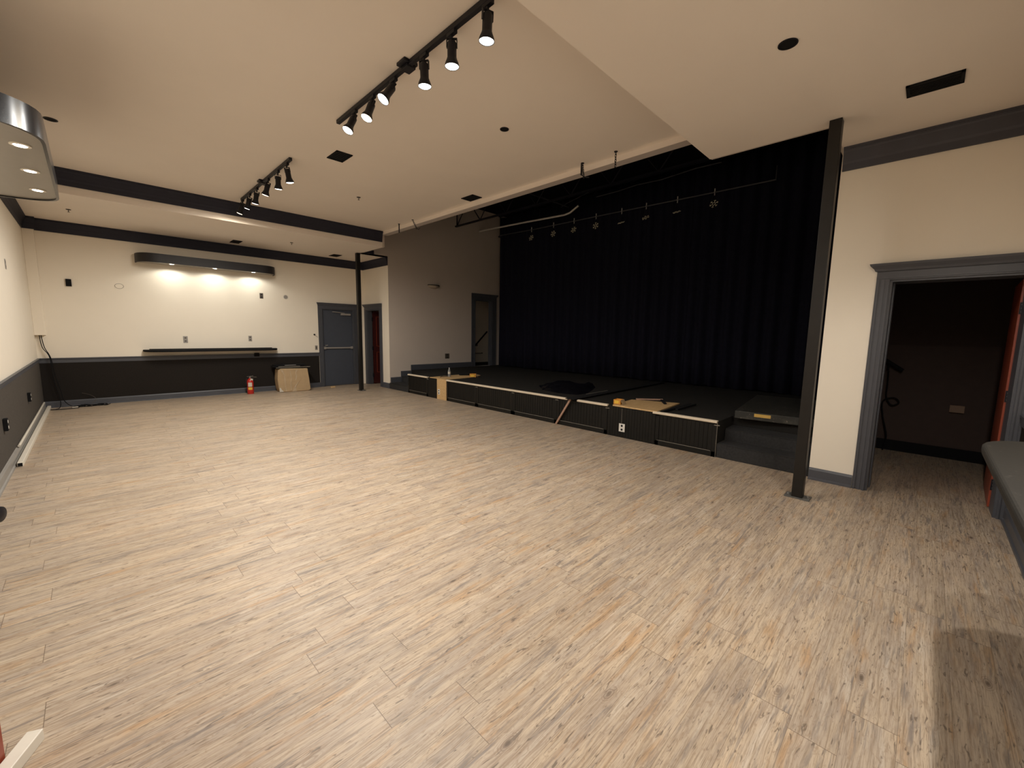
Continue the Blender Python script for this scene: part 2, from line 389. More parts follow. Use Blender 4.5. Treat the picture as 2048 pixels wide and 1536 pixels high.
struct(MB().prism([(N0 + 0.012 + p[0], p[1]) for p in bp], 0.0, DW - 0.01, 'x').build('baseboard_near', 'slate'))
bb = MB(); bb.prism([(DW - p[0], p[1] * 1.08) for p in bp], 0.412, SY0 - 0.001, 'y'); struct(bb.build('baseboard_right', 'slate'))
bb = MB(); bb.prism([(RW - p[0], p[1] * 1.15) for p in bp], SL + 0.02, 10.19, 'y'); bb.prism([(SL + 0.02 - p[0], p[1] * 1.15) for p in bp], RW - 0.028, RW + 0.004, 'x')
struct(bb.build('baseboard_return', 'slate'))
# stepped baseboard climbing the stage side wall
bb = MB()
for a, b, z0, z1 in ((RW + 0.02, 6.452, 0.13, 0.288), (6.44, 6.757, 0.28, 0.438), (6.745, 8.85, DH - 0.005, 0.592)):
    bb.prism([(SL, z0), (SL - 0.018, z0), (SL - 0.018, z1 - 0.015), (SL - 0.006, z1), (SL, z1)], a, b, 'x')
struct(bb.build('baseboard_stage', 'slate'))
# boxed pipe chase in the far corner
ch = MB(); ch.box(0.0, 0.138, L - 0.10, L, 1.318, HS - 0.01); struct(ch.build('trim_14', 'cream', bevel=0.004))

# ------------------------------------------------------------------ doors
def casing(t, w, h, cw, head, m='slate', z0=0.0, depth=0.13, right=True, cwr=None, ov=0.045, name='casing', leftw=None):
    """local: opening x 0..w, wall face at y=0, room at y<0"""
    cwr = cw if cwr is None else cwr
    b = MB()
    def prof(x0, x1, s):
        wd = x1 - x0
        b.box(x0, x1, -0.016, 0, z0, z0 + h)
        b.box(x0 + wd * 0.05, x0 + wd * 0.22, -0.024, 0, z0, z0 + h)
        b.box(x0 + wd * 0.36, x0 + wd * 0.62, -0.021, 0, z0, z0 + h)
        b.box(x0 + wd * 0.78, x0 + wd * 0.95, -0.026, 0, z0, z0 + h)
    prof(-cw, 0, 1)
    if right: prof(w, w + cwr, -1)
    b.box(-cw, w + (cwr if right else 0), -0.018, 0, z0 + h, z0 + h + head)
    b.box(-cw, w + (cwr if right else 0), -0.026, 0, z0 + h + 0.012, z0 + h + 0.03)
    e = w + (cwr if right else 0)
    # flared cap
    zt = z0 + h + head
    c = [(-0.02, zt - 0.075), (-0.03, zt - 0.07), (-0.036, zt - 0.05), (-0.055, zt - 0.02), (-0.06, zt), (0, zt), (0, zt - 0.075)]
    pl = []
    A = []; B = []
    for (y, z) in c:
        k = ov * max(0.0, min(1, (-y - 0.02) / 0.04))
        A.append(b.bm.verts.new((-cw - k, y, z))); B.append(b.bm.verts.new((e + (k if right and cwr > 0.08 else 0), y, z)))
    b._f(A[::-1]); b._f(B)
    for i in range(len(c)): b._f([A[i], A[(i + 1) % len(c)], B[(i + 1) % len(c)], B[i]])
    # jamb lining and stop
    b.box(0, 0.018, 0, depth, z0, z0 + h); b.box(w - 0.018, w, 0, depth, z0, z0 + h); b.box(0.018, w - 0.018, 0, depth, z0 + h - 0.018, z0 + h)
    b.box(0.018, 0.03, depth * 0.55, depth, z0, z0 + h - 0.018)
    return b.build(name, m, t)

def door(name, label, loc, rz):
    o = bpy.data.objects.new(name, None); C.objects.link(o); o.location = loc; o.rotation_euler = (0, 0, rz)
    o['kind'] = 'structure'; o['label'] = label
    return o
# door 1: grey exit door in the far wall
d1 = door('door_1', 'closed slate grey exit door with a push bar in the far wall', (4.975, L, 0), RF)
casing(d1, 0.83, 2.035, 0.105, 0.155, depth=0.12)
MB().box(0.02, 0.81, 0.045, 0.09, 0.008, 2.016).build('leaf', 'doorgrey', d1)
b = MB(); b.box(0.03, 0.80, -0.005, 0.03, 1.0, 1.035); b.box(0.02, 0.075, -0.015, 0.045, 0.985, 1.05); b.box(0.745, 0.80, -0.015, 0.045, 0.985, 1.05); b.build('push_bar', 'greyplate', d1, bevel=0.004)
b = MB(); b.box(0.50, 0.76, -0.01, 0.045, 1.885, 1.935); b.build('door_closer', 'greyplate', d1, bevel=0.004)
b = MB(); b.tube([(0.60, 0.0, 1.94), (0.34, -0.03, 1.965), (0.28, 0.03, 1.97)], 0.009, 6); b.build('closer_arm', 'greyplate', d1)
b = MB(); b.tube([(0.06, 0.03, 1.085), (0.06, -0.03, 1.085), (0.11, -0.03, 1.09)], 0.010, 6); b.build('lever_handle', 'greyplate', d1)
MB().box(0.0, 0.83, 0.0, 0.12, 0.0, 0.012).build('threshold', 'brownplate', d1)
struct(MB().box(4.9, 5.9, L + 0.1, L + 0.14, 0, 2.1).build('wall_behind_exit', 'matte'))
# door 2: dark red closet door standing open in the return wall
d2 = door('door_2', 'open dark red panelled door beside the far support post', (RW, 11.05, 0), RR)
casing(d2, 0.714, 2.045, 0.13, 0.155, depth=0.13)
b = MB(); b.box(0.0, 0.038, 0.15, 0.84, 0.01, 2.02)
b.build('leaf', 'darkred', d2)
for z0, z1 in ((1.05, 1.88), (0.32, 0.90)):
    b = MB(); x = 0.038
    for y0, y1 in ((0.24, 0.46), (0.54, 0.76)):
        b.box(x, x + 0.008, y0, y0 + 0.014, z0, z1); b.box(x, x + 0.008, y1 - 0.014, y1, z0, z1); b.box(x, x + 0.008, y0, y1, z0, z0 + 0.014); b.box(x, x + 0.008, y0, y1, z1 - 0.014, z1)
    b.build('panel_moulding', 'red', d2)
for z in (0.25, 1.0, 1.8): MB().box(0.019, 0.045, 0.118, 0.15, z - 0.05, z + 0.05).build('hinge', 'black', d2)
# door 3: opening from the stage into a side hall
d3 = door('door_3', 'open doorway at the back of the stage beside the curtain', (9.0, SL, 0), RF)
casing(d3, 0.67, 2.02, 0.15, 0.19, z0=DH, depth=0.12, cwr=0.20)
# door 4: wide doorway with the red door folded back
d4 = door('door_4', 'dark open doorway with slate casing and a red door folded inside', (DW, 0.309, 0), RR)
casing(d4, 0.859, 2.05, 0.098, 0.152, depth=0.265, cwr=0.066, ov=0.06)
b = MB(); b.box(0.828, 0.880, 0.276, 1.12, 0.012, 2.03, Matrix.Translation((0.828, 0.276, 0)) @ Matrix.Rotation(R_(-2.2), 4, 'Z') @ Matrix.Translation((-0.828, -0.276, 0))); b.build('leaf', 'red', d4, bevel=0.003)
for z in (0.22, 1.02, 1.78):
    b = MB(); b.box(0.830, 0.862, 0.270, 0.276, z - 0.05, z + 0.05); b.tube([(0.868, 0.272, z - 0.052), (0.868, 0.272, z + 0.052)], 0.007, 8); h = b.build('hinge', 'black', d4)
    s = MB()
    for dz in (-0.03, 0.0, 0.03): s.lathe([(0, 0.003), (0.005, 0.003), (0.005, 0)], Matrix.Translation((0.844, 0.270, z + dz)) @ Matrix.Rotation(PI / 2, 4, 'X'), 8)
    s.build('screw', 'steel', h)
# door 5: red leaf of the doorway behind the frame, standing open into the room at lower left
d5 = door('door_5', 'edge of an open red door at the left with a white board at its foot', (0.02, 1.30, 0), 0)
ang = math.atan2(0.79, 0.375); ln = 0.875
mx = Matrix.Rotation(ang, 4, 'Z')
b = MB(); b.box(0, ln, 0.0, 0.042, 0.012, 2.03, mx); b.build('leaf', 'red', d5, bevel=0.003)
b = MB(); km = mx @ Matrix.Translation((ln - 0.045, 0, 0.91)) @ Matrix.Rotation(PI / 2, 4, 'X') @ Matrix.Scale(1.4, 4, (0, 0, 1))
b.lathe([(0.0, 0.0), (0.032, 0.0), (0.032, 0.006), (0.012, 0.01), (0.011, 0.035), (0.024, 0.045), (0.029, 0.058), (0.024, 0.072), (0, 0.076)], km, 20)
b.build('door_knob', 'black', d5, smooth=True)
# white board lying along the foot of that door
mo = Matrix.Translation((0.02, 1.30, 0)) @ mx
wb = MB().box(0.35, ln + 0.085, -0.052, -0.006, 0.0, 0.045, mo).build('trim_board', 'whitepaint', bevel=0.003)
tag(wb, 'short white painted board lying at the foot of the red door at lower left', 'board')

# ------------------------------------------------------------------ support posts
def post(label, x, y, rz=0.0, h=HS):
    t = thing('support_post', label, 'post', (x, y, 0), rz, 'square steel posts along the stage edge')
    MB().box(-0.044, 0.044, -0.044, 0.044, 0.012, h - 0.001).build('shaft', 'post', t, bevel=0.004)
    b = MB(); b.box(-0.06, 0.075, -0.10, 0.10, 0.0, 0.012)
    bp_ = b.build('base_plate', 'dullsteel', t, bevel=0.002)
    for sy in (-0.075, 0.075):
        MB().lathe([(0.012, 0.012), (0.012, 0.024), (0.0, 0.026)], Matrix.Translation((0.008, sy, 0)), 6).build('bolt', 'steel', bp_)
    return t
post('near black square steel post standing before the bright wall corner and stage steps', 5.315, 0.735)
post('far black square steel post standing beside the grey exit door', 5.372, 9.93)

# ------------------------------------------------------------------ stage
st = thing('stage', 'low dark carpeted stage with black panelled front and cream edge strips', 'stage', (0, 0, 0))
MB().prism([(6.10, 1.75), (6.10, 8.91), (6.76, 8.91), (6.76, SL), (BX, SL), (BX, SY0), (6.665, SY0), (6.665, 1.75)], 0.0, DH, 'z').build('deck', 'carpet', st)
def front_panel(y1, y0, ribs=True):
    """framed bead-board panel from y1 (far) to y0 (near) on the stage front"""
    b = MB(); x = SX + 0.012
    b.mi = 0; b.box(x, x + 0.002 + 0.001, y0, y1, 0.0, 0.43)
    st_ = 0.05
    n = int((y1 - y0 - 2 * st_) / 0.052)
    for k in range(n):
        a = y0 + st_ + (k + 0.06) * (y1 - y0 - 2 * st_) / n; c = y0 + st_ + (k + 0.94) * (y1 - y0 - 2 * st_) / n
        b.box(x - 0.005, x, a, c, 0.08, 0.415)
    o = b.build('front_panel', ['stageblk'], st)
    f = MB(); f.box(SX, x, y0, y0 + st_, 0.0, 0.43); f.box(SX, x, y1 - st_, y1, 0.0, 0.43); f.box(SX, x, y0, y1, 0.0, 0.068); f.box(SX, x, y0, y1, 0.408, 0.43)
    f.build('panel_frame', 'stageblk', o, bevel=0.002)
    e = MB(); e.box(SX - 0.001, SX + 0.010, y0 + st_ + 0.01, y1 - st_ * 0.6, 0.068, 0.073); e.box(SX - 0.002, SX + 0.012, y0 - 0.03, y0 + 0.035, 0.400, 0.411)
    e.build('worn_edge', 'worn', o)
    return o
for a, c in ((8.905, 8.068), (7.337, 6.334), (6.330, 5.306), (5.302, 4.278), (4.274, 3.308), (2.545, 1.75)): front_panel(a, c)
b = MB(); b.box(SX + 0.004, 6.10, 7.70, 8.064, 0, 0.44); b.build('plain_panel', 'stageblk', st)
b = MB(); b.box(SX + 0.006, 6.10, 2.55, 3.303, 0, 0.445)
n = 17
for k in range(n):
    y = 2.555 + k * 0.745 / n; b.box(SX + 0.001, SX + 0.006, y, y + 0.745 / n - 0.004, 0.0, 0.44)
b.build('bare_beadboard_panel', 'stageblk', st)
b = MB(); b.box(SX - 0.006, 6.10, 7.352, 7.695, 0.0, 0.449); b.build('plywood_strip', 'ply', st)
nos = [(SX - 0.018, 0.432), (SX - 0.022, 0.440), (SX - 0.022, 0.452), (SX - 0.016, 0.459), (SX - 0.004, 0.463), (SX + 0.03, 0.463), (SX + 0.03, DH), (SX + 0.013, DH - 0.001), (SX + 0.013, 0.430)]
for a, c in ((8.905, 8.062), (7.338, 4.055), (3.858, 3.306), (2.585, 1.748)):
    MB().prism(nos, c, a, 'y').build('edge_strip', 'nosing', st)
MB().box(6.088, 6.1, 1.746, 1.75, 0, 0.44).build('corner_edge', 'worn', st)

# carpeted steps at both ends
sp = MB(); sp.prism([(6.10, 0.0), (6.10, 0.145), (6.085, 0.15), (6.085, 0.152), (6.45, 0.152), (6.45, 0.295), (6.44, 0.302), (6.757, 0.302), (6.757, 0.0)], 8.913, SL - 0.02, 'y')
tag(sp.build('carpeted_steps', 'stepcarpet', bevel=0.006), 'two carpeted steps climbing to the stage beside the far taupe wall', 'steps')
sp = MB(); sp.prism([(6.10, 0.0), (6.095, 0.165), (6.088, 0.178), (6.37, 0.180), (6.37, 0.315), (6.362, 0.328), (6.662, 0.332), (6.662, 0.0)], SY0 + 0.002, 1.742, 'y')
tag(sp.build('carpeted_steps.001', 'stepcarpet', bevel=0.008), 'two dark carpeted steps climbing to the stage behind the near post', 'steps')
# scuffed black platform lid lying at the near end
rb = thing('platform_lid', 'scuffed black plywood lid overhanging the near stage steps', 'platform', (6.53, 1.69, DH), math.radians(7))
b = MB(); b.box(0.0, 1.9, -0.86, 0.0, 0.002, 0.098); b.build('board', 'blackply', rb, bevel=0.004)
MB().box(-0.003, 0.0, -0.40, -0.22, 0.045, 0.085).build('yellow_sticker', 'brass', rb)['label'] = 'small yellow sticker on the front edge'

# ------------------------------------------------------------------ curtain drapes
def drape(name, label, y1, y0, zb):
    n = int((y1 - y0) / 0.022); b = MB(); rows = 7; rng = random.Random(int(y1 * 100))
    ph = 0; xs = []
    for i in range(n + 1):
        ph += 0.022 / (0.11 + 0.04 * rng.random()) * PI
        xs.append(0.045 * math.sin(ph) + 0.012 * math.sin(ph * 0.37 + 1))
    for side in (0, 1): pass
    g_ = []
    for i in range(n + 1):
        y = y0 + (y1 - y0) * i / n; z0 = zb + 0.012 * math.sin(i * 0.13) + 0.006 * math.sin(i * 0.9)
        g_.append([b.bm.verts.new((9.67 + xs[i] * (0.75 + 0.35 * (1 - r / rows)), y, z0 + (4.90 - z0) * r / rows)) for r in range(rows + 1)])
    for i in range(n):
        for r in range(rows): b._f([g_[i][r], g_[i + 1][r], g_[i + 1][r + 1], g_[i][r + 1]])
    o = b.build(name, 'curtain', smooth=True)
    md = o.modifiers.new('s', 'SOLIDIFY'); md.thickness = 0.006
    return tag(o, label, 'curtain', 'black drapes closing off the back of the stage')
drape('stage_curtain', 'black pleated drape nearest the doorway at the back of the stage', 9.50, 6.42, DH + 0.03)
drape('stage_curtain.001', 'middle black pleated drape behind the plastic bag on the stage', 6.40, 3.72, DH + 0.028)
drape('stage_curtain.002', 'black pleated drape behind the near post and scuffed platform lid', 3.70, 0.85, DH + 0.022)

# ------------------------------------------------------------------ snowflakes, batten, conduits, joists
bt = MB(); bt.tube([(9.45, 9.3, 4.34), (9.45, 8.02, 4.309), (9.45, 5.25, 4.288), (9.45, 3.23, 4.268), (9.45, 2.185, 4.262)], 0.013, 8)
bt.tube([(9.45, 2.19, 4.262), (9.45, 2.19, 4.5)], 0.008, 6)
tag(bt.build('pipe_batten', 'dimpipe', smooth=True), 'thin dark pipe the snowflakes hang below before the curtain', 'pipe')
sf = [(8.014, 4.096), (7.238, 4.087), (6.577, 4.087), (5.928, 4.079), (5.24, 4.035), (4.64, 4.041), (3.951, 4.033), (3.219, 4.051)]
ordn = ['first', 'second', 'third', 'fourth', 'fifth', 'sixth', 'seventh', 'eighth']
tilt = [0.3, 0.1, 0.3, 0.15, 1.05, 0.75, 1.05, 0.3]
def snowflake(i, y, z):
    ends = {0: 'leftmost silver snowflake hanging before the black curtain, nearest the stage doorway', 7: 'rightmost silver snowflake hanging before the black curtain, nearest the near post'}
    t = thing('snowflake', ends.get(i, ordn[i] + ' silver snowflake from the doorway end of the hanging row'), 'snowflake', (9.44, y, z), PI / 2, 'silver snowflakes hanging from the pipe')
    b = MB(); R = 0.082
    m0 = Matrix.Rotation(tilt[i], 4, 'X') @ Matrix.Rotation(0.2 * i, 4, 'Y')
    for k in range(6):
        a = k * PI / 3; u = Vector((math.cos(a), 0, math.sin(a)))
        b.tube([m0 @ (u * 0.024), m0 @ (u * R)], 0.0042, 5)
        for s in (-1, 1):
            q = Vector((math.cos(a + s * 0.75), 0, math.sin(a + s * 0.75)))
            b.tube([m0 @ (u * 0.050), m0 @ (u * 0.050 + q * 0.030)], 0.0036, 5)
        a2 = a + PI / 3; u2 = Vector((math.cos(a2), 0, math.sin(a2)))
        b.tube([m0 @ (u * 0.028), m0 @ (u2 * 0.028)], 0.0042, 5)
    b.build('flake', 'snow', t)
    zt = 4.268 + (y - 3.23) * 0.0085 - z
    MB().tube([m0 @ Vector((0, 0, R)), (0.0, -0.01, zt)], 0.0012, 4).build('hanging_thread', 'dimpipe', t)
    h = MB(); h.torus(0.022, 0.004, Matrix.Translation((0, -0.01, zt)) @ Matrix.Rotation(PI / 2, 4, 'Y'), 10, 5)
    h.box(-0.008, 0.008, -0.018, -0.002, zt + 0.018, zt + 0.07); h.box(-0.006, 0.006, -0.016, -0.004, zt - 0.06, zt - 0.02)
    h.build('clip', 'galv', t)
for i, (y, z) in enumerate(sf): snowflake(i, y, z)
cd = MB(); cd.tube([(9.1, 9.80, 4.482), (9.1, 8.0, 4.43), (9.1, 6.62, 4.380), (9.1, 6.45, 4.40), (9.1, 6.20, 4.52)], 0.024, 10)
tag(cd.build('conduit', 'galv', smooth=True), 'pale bent metal conduit pipe running under the dark stage roof', 'pipe')
cd = MB(); cd.tube([(9.7, 7.2, 4.8), (9.5, 6.85, 4.79), (9.35, 6.1, 4.86)], 0.010, 6)
cd.tube([(9.6, 6.05, 4.8), (9.62, 5.5, 4.81), (9.45, 4.9, 4.78), (9.4, 4.3, 4.74), (9.38, 3.6, 4.78), (9.35, 3.1, 4.76)], 0.010, 6)
tag(cd.build('roof_cable', 'dimpipe'), 'thin sagging dark cable strung across the dark stage roof', 'cable')
cd = MB(); cd.tube([(8.9, 6.1, 4.72), (8.9, 5.68, 4.72)], 0.026, 8)
tag(cd.build('pipe_stub', 'galv', smooth=True), 'short pale pipe stub beside the bend of the stage conduit', 'pipe')
cd = MB(); cd.tube([(7.9, 7.0, 4.76), (10.0, 6.95, 4.76)], 0.018, 6)
tag(cd.build('cross_pipe', 'dimpipe'), 'dark pipe crossing the stage roof above the bent conduit', 'pipe')
def joist(label, x):
    t = thing('roof_truss', label, 'truss', (x, 0, 0), 0, 'open steel trusses under the stage roof')
    b = MB(); b.box(-0.03, 0.03, SY0, SL - 0.002, 4.45, 4.485); b.build('bottom_chord', 'black', t)
    b = MB(); b.box(-0.03, 0.03, SY0, SL - 0.002, 5.06, 5.10); b.build('top_chord', 'black', t)
    b = MB(); y = SL - 0.06; k = 0
    b.tube([(0, y, 4.47), (0, y, 5.08)], 0.016, 6)
    while y > SY0 + 0.5:
        b.tube([(0, y, 4.47 if k % 2 == 0 else 5.08), (0, y - 0.5, 5.08 if k % 2 == 0 else 4.47)], 0.014, 6); y -= 0.5; k += 1
    b.build('web', 'black', t)
joist('dark steel roof truss ending on the taupe wall above the stage', 8.26)
joist('dark steel roof truss nearest the curtain under the stage roof', 9.95)
joist('dark steel roof truss nearest the cream ceiling header', 6.9)

# ------------------------------------------------------------------ chains at the header
def chain(name, label, x, y, zt, zb, lean=(0, 0), rod=False):
    t = thing(name, label, 'chain', (x, y, zt), 0, 'chains hanging from the ceiling by the stage header')
    MB().lathe([(0.0, 0.0), (0.022, 0.0), (0.02, -0.008), (0.0, -0.010)], None, 12).build('ceiling_plate', 'black', t)
    b = MB(); n = 1
    Lh = zt - zb
    if rod:
        b.box(-0.008, 0.008, -0.008, 0.008, -Lh, -0.008); b.build('rod', 'black', t)
    else:
        n = max(3, int(Lh / 0.027))
        for k in range(n):
            f = (k + 0.5) / n
            m_ = Matrix.Translation((lean[0] * f, lean[1] * f, -0.008 - (Lh - 0.008) * f)) @ Matrix.Rotation(PI / 2 * (k % 2), 4, 'Z') @ Matrix.Rotation(PI / 2, 4, 'X') @ Matrix.Scale(1.7, 4, (0, 1, 0))
            b.torus(0.0105, 0.0036, m_, 10, 5)
        b.build('links', 'black', t)
    return t
chain('rod', 'short black rod hanging from the ceiling nearest the far soffit', 5.31, 7.889, HM, 3.49, rod=True)['category'] = 'rod'
c2 = chain('chain', 'short black chain slanting from the ceiling next to the short rod', 5.327, 7.403, HM, 3.47, (-0.01, -0.16))
b = MB(); b.tube([(-0.01, -0.17, -0.19), (0.0, -0.21, -0.215), (0.01, -0.235, -0.19)], 0.006, 6); b.build('hook', 'black', c2)
c3 = chain('chain.001', 'short doubled black chain with a strap hanging by the stage header', 5.30, 3.353, HM, 3.475, (0.0, -0.03))
b = MB(); b.box(-0.02, -0.006, -0.006, 0.012, -0.15, -0.005); b.tube([(-0.013, 0.0, -0.15), (0.0, -0.06, -0.19), (0.0, -0.11, -0.20)], 0.006, 6); b.build('strap', 'black', c3)
chain('chain.002', 'straight black chain hanging from the ceiling nearest the near soffit corner', 5.285, 2.861, HM, 3.49)

# ------------------------------------------------------------------ track lights
def em(name, col, s): M[name] = emis(name, col, s)
em('bulb_cool', (1.0, 0.95, 0.86), 14.0); em('bulb_warm', (1.0, 0.80, 0.55), 12.0); em('downlight_glow', (1.0, 0.93, 0.78), 16.0)
def lamp_light(parent_loc, direction, power, col, size, blend, name='spot', rad=0.05):
    ld = bpy.data.lights.new(name, 'SPOT'); ld.energy = power; ld.color = col; ld.spot_size = size; ld.spot_blend = blend; ld.shadow_soft_size = rad
    lo = bpy.data.objects.new(name + '_light', ld); C.objects.link(lo)
    lo.location = parent_loc; lo.rotation_euler = Vector(direction).to_track_quat('-Z', 'Y').to_euler()
    return lo
TRACKP = 92.0; FLOODP = 40.0
COOL = (1.0, 0.975, 0.925); WARM = (1.0, 0.87, 0.68)
def track(label, x, ya, yb, heads, jy, pw=0.70, sz=146, fl=0.9):
    t = thing('track_light', label, 'light', (x, 0, HM), 0, 'ceiling track lights')
    b = MB(); b.box(-0.018, 0.018, ya, yb, -0.038, -0.002); b.build('rail', 'black', t, bevel=0.003)
    b = MB(); b.box(-0.062, 0.062, jy - 0.062, jy + 0.062, -0.024, 0.0); b.box(-0.03, 0.05, jy - 0.05, jy + 0.05, -0.05, -0.024); b.build('feed_box', 'black', t, bevel=0.004)
    for (y, tx, ty, warm) in heads:
        b = MB(); b.box(-0.015, 0.015, y - 0.045, y + 0.045, -0.062, -0.038); b.tube([(0, y, -0.06), (0, y, -0.092)], 0.009, 8)
        d = Vector((math.sin(tx), math.sin(ty), -math.cos(tx) * math.cos(ty))).normalized()
        q = d.to_track_quat('-Z', 'Y').to_matrix().to_4x4()
        m_ = Matrix.Translation((0, y, -0.088)) @ q
        for s in (-1, 1): b.box(s * 0.036 - 0.003, s * 0.036 + 0.003, -0.010, 0.010, -0.055, 0.004, m_)
        b.box(-0.038, 0.038, -0.010, 0.010, 0.0, 0.006, m_)
        b.lathe([(0.0, -0.012), (0.026, -0.013), (0.033, -0.025), (0.033, -0.115), (0.037, -0.128), (0.050, -0.158), (0.0525, -0.176), (0.049, -0.176), (0.045, -0.160), (0.0, -0.150)], m_, 20)
        h = b.build('lamp_head', 'black', t, smooth=True)
        bl = MB(); bl.lathe([(0.0, -0.183), (0.022, -0.182), (0.040, -0.178), (0.0475, -0.171), (0.044, -0.162)], m_, 20)
        bl.build('bulb', 'bulb_warm' if warm else 'bulb_cool', h, smooth=True)
        p = Vector((x, 0, HM)) + (m_ @ Vector((0, 0, -0.20))); pw_ = pw * (1.7 if tx < -0.3 else 0.5 if fl < 1 else 1.0)
        lamp_light(p, d, TRACKP * pw_ * (0.7 if warm else 1.0), WARM if warm else COOL, math.radians(sz), 1.0, 'track_spot')
        lamp_light(p, (0, 0, -1), FLOODP * fl * (0.7 if warm else 1.0), WARM if warm else COOL, math.radians(180), 0.45, 'track_flood')
    return t
track('long black ceiling track with six lit spots nearest the camera', 2.69, 2.19, 4.585,
      [(4.20, -R_(26), -R_(2), 0), (3.83, -R_(22), -R_(2), 1), (3.45, -R_(34), R_(2), 0), (2.985, R_(3), R_(2), 0), (2.63, R_(2), R_(2), 0), (2.245, R_(1), R_(4), 0)], 3.23)
track('black ceiling track with six lit spots further back by the far soffit', 2.665, 5.97, 8.42,
      [(8.37, -R_(14), R_(18), 1), (7.93, -R_(10), R_(20), 0), (7.52, -R_(6), R_(18), 0), (6.94, -R_(10), R_(18), 1), (6.50, R_(4), R_(14), 0), (6.13, R_(12), R_(6), 0)], 7.2, 0.34, 150, 1.35)

# ------------------------------------------------------------------ valance lights and shelves with rounded ends
def plan(length, depth, rc, inset=0.0, n=10):
    """outline along local x (centred), wall at y=0, room at y<0"""
    h = length / 2 - inset; d = depth - inset
    pts = [(-h, 0)]
    for k in range(n + 1):
        a = PI - PI / 2 * k / n
        ca, sa = math.cos(a), math.sin(a)
        ca = -abs(ca) ** 0.8; sa = abs(sa) ** 0.8
        pts.append((-h + rc + rc * ca, -(d - (d) * (1 - sa))))
    for k in range(n + 1):
        a = PI / 2 * k / n
        ca = abs(math.sin(a)) ** 0.8; sa = abs(math.cos(a)) ** 0.8
        pts.append((h - rc + rc * ca, -d * sa))
    return pts
VP = {}
def valance(label, loc, rz, length, depth, z0, h, lx, ly, power, col, rc=0.34, size=164, fm='gloss'):
    t = thing('valance_light', label, 'light', loc, rz, 'rounded black valance lights on the walls')
    o, i_ = plan(length, depth, rc), plan(length, depth, rc, 0.018)
    b = MB()
    n = len(o)
    for k in range(n - 1):
        a, c, e, f = o[k], o[k + 1], i_[k + 1], i_[k]
        v = [b.bm.verts.new((p[0], p[1], z)) for z in (z0, z0 + h) for p in (a, c, e, f)]
        for q in ((0, 1, 5, 4), (2, 3, 7, 6), (0, 3, 2, 1), (4, 5, 6, 7)): b._f([v[j] for j in q])
    bmesh.ops.remove_doubles(b.bm, verts=b.bm.verts, dist=1e-5)
    b.build('fascia', fm, t, smooth=True)
    MB().prism(i_, z0 + 0.012, z0 + 0.03, 'z').build('under_panel', 'panel', t)
    MB().prism(i_, z0 + h - 0.02, z0 + h - 0.002, 'z').build('top_panel', 'gloss', t)
    for x in lx:
        tr = MB(); tr.lathe([(0.038, 0.0), (0.055, 0.0), (0.055, -0.006), (0.038, -0.008)], Matrix.Translation((x, ly, z0 + 0.012)), 20)
        dl = tr.build('downlight', 'whitepaint', t)
        MB().lathe([(0.0, -0.010), (0.03, -0.009), (0.038, -0.004), (0.038, 0.0)], Matrix.Translation((x, ly, z0 + 0.012)), 16).build('lens', 'downlight_glow', dl)
        p = Matrix.Translation(loc) @ Matrix.Rotation(rz, 4, 'Z') @ Vector((x, ly, z0 - 0.005))
        lamp_light(p, (0, 0, -1), power, col, R_(size), 0.35, 'valance_spot', 0.03)
    return t
VC = (1.0, 0.975, 0.87)
valance('long rounded black valance with three downlights glowing on the far wall', (2.65, L, 0), RF, 2.46, 0.42, 2.748, 0.17, (-0.69, 0.03, 0.75), -0.27, 12.5, VC, 0.34, 160, 'lacq')
valance('glossy rounded black valance with three downlights hanging over the left wall', (0, 5.385, 0), RL, 2.49, 0.585, 2.75, 0.175, (-0.70, 0.0, 0.70), -0.455, 4.0, (1.0, 0.96, 0.89), 0.36)
valance('rounded black valance with three downlights above the scuffed shelf beside the dark doorway', (2.65, N0, 0), RN, 2.46, 0.45, 2.75, 0.17, (-0.77, -0.05, 0.70), -0.315, 68.0, (1.0, 0.93, 0.84))
def shelf(label, loc, rz, length, depth, m, zt=1.04, rc=0.42, il=0.2):
    t = thing('wall_shelf', label, 'shelf', loc, rz, 'rounded black wall shelves')
    MB().prism(plan(length, depth, rc), zt - 0.042, zt, 'z').build('shelf_board', m, t, bevel=0.012, seg=3)
    MB().prism(plan(length - il, depth - 0.12, rc), zt, zt + 0.014, 'z').build('inlay_board', m, t, bevel=0.003)
    return t
s1 = shelf('long black rounded shelf on the far wall above the chair rail', (2.64, L, 0), RF, 2.44, 0.36, 'matte', 1.035)
shelf('scuffed black shelf with a rounded end beside the dark doorway', (2.56, N0, 0), RN, 2.44, 0.405, 'shelf', 1.04, 0.32, 0.34)
b = MB(); b.box(3.375, 3.475, L - 0.07, L - 0.03, 0.845, 0.925); tag(b.build('junction_box', 'matte', bevel=0.004), 'small black junction box under the far shelf on the chair rail', 'box')

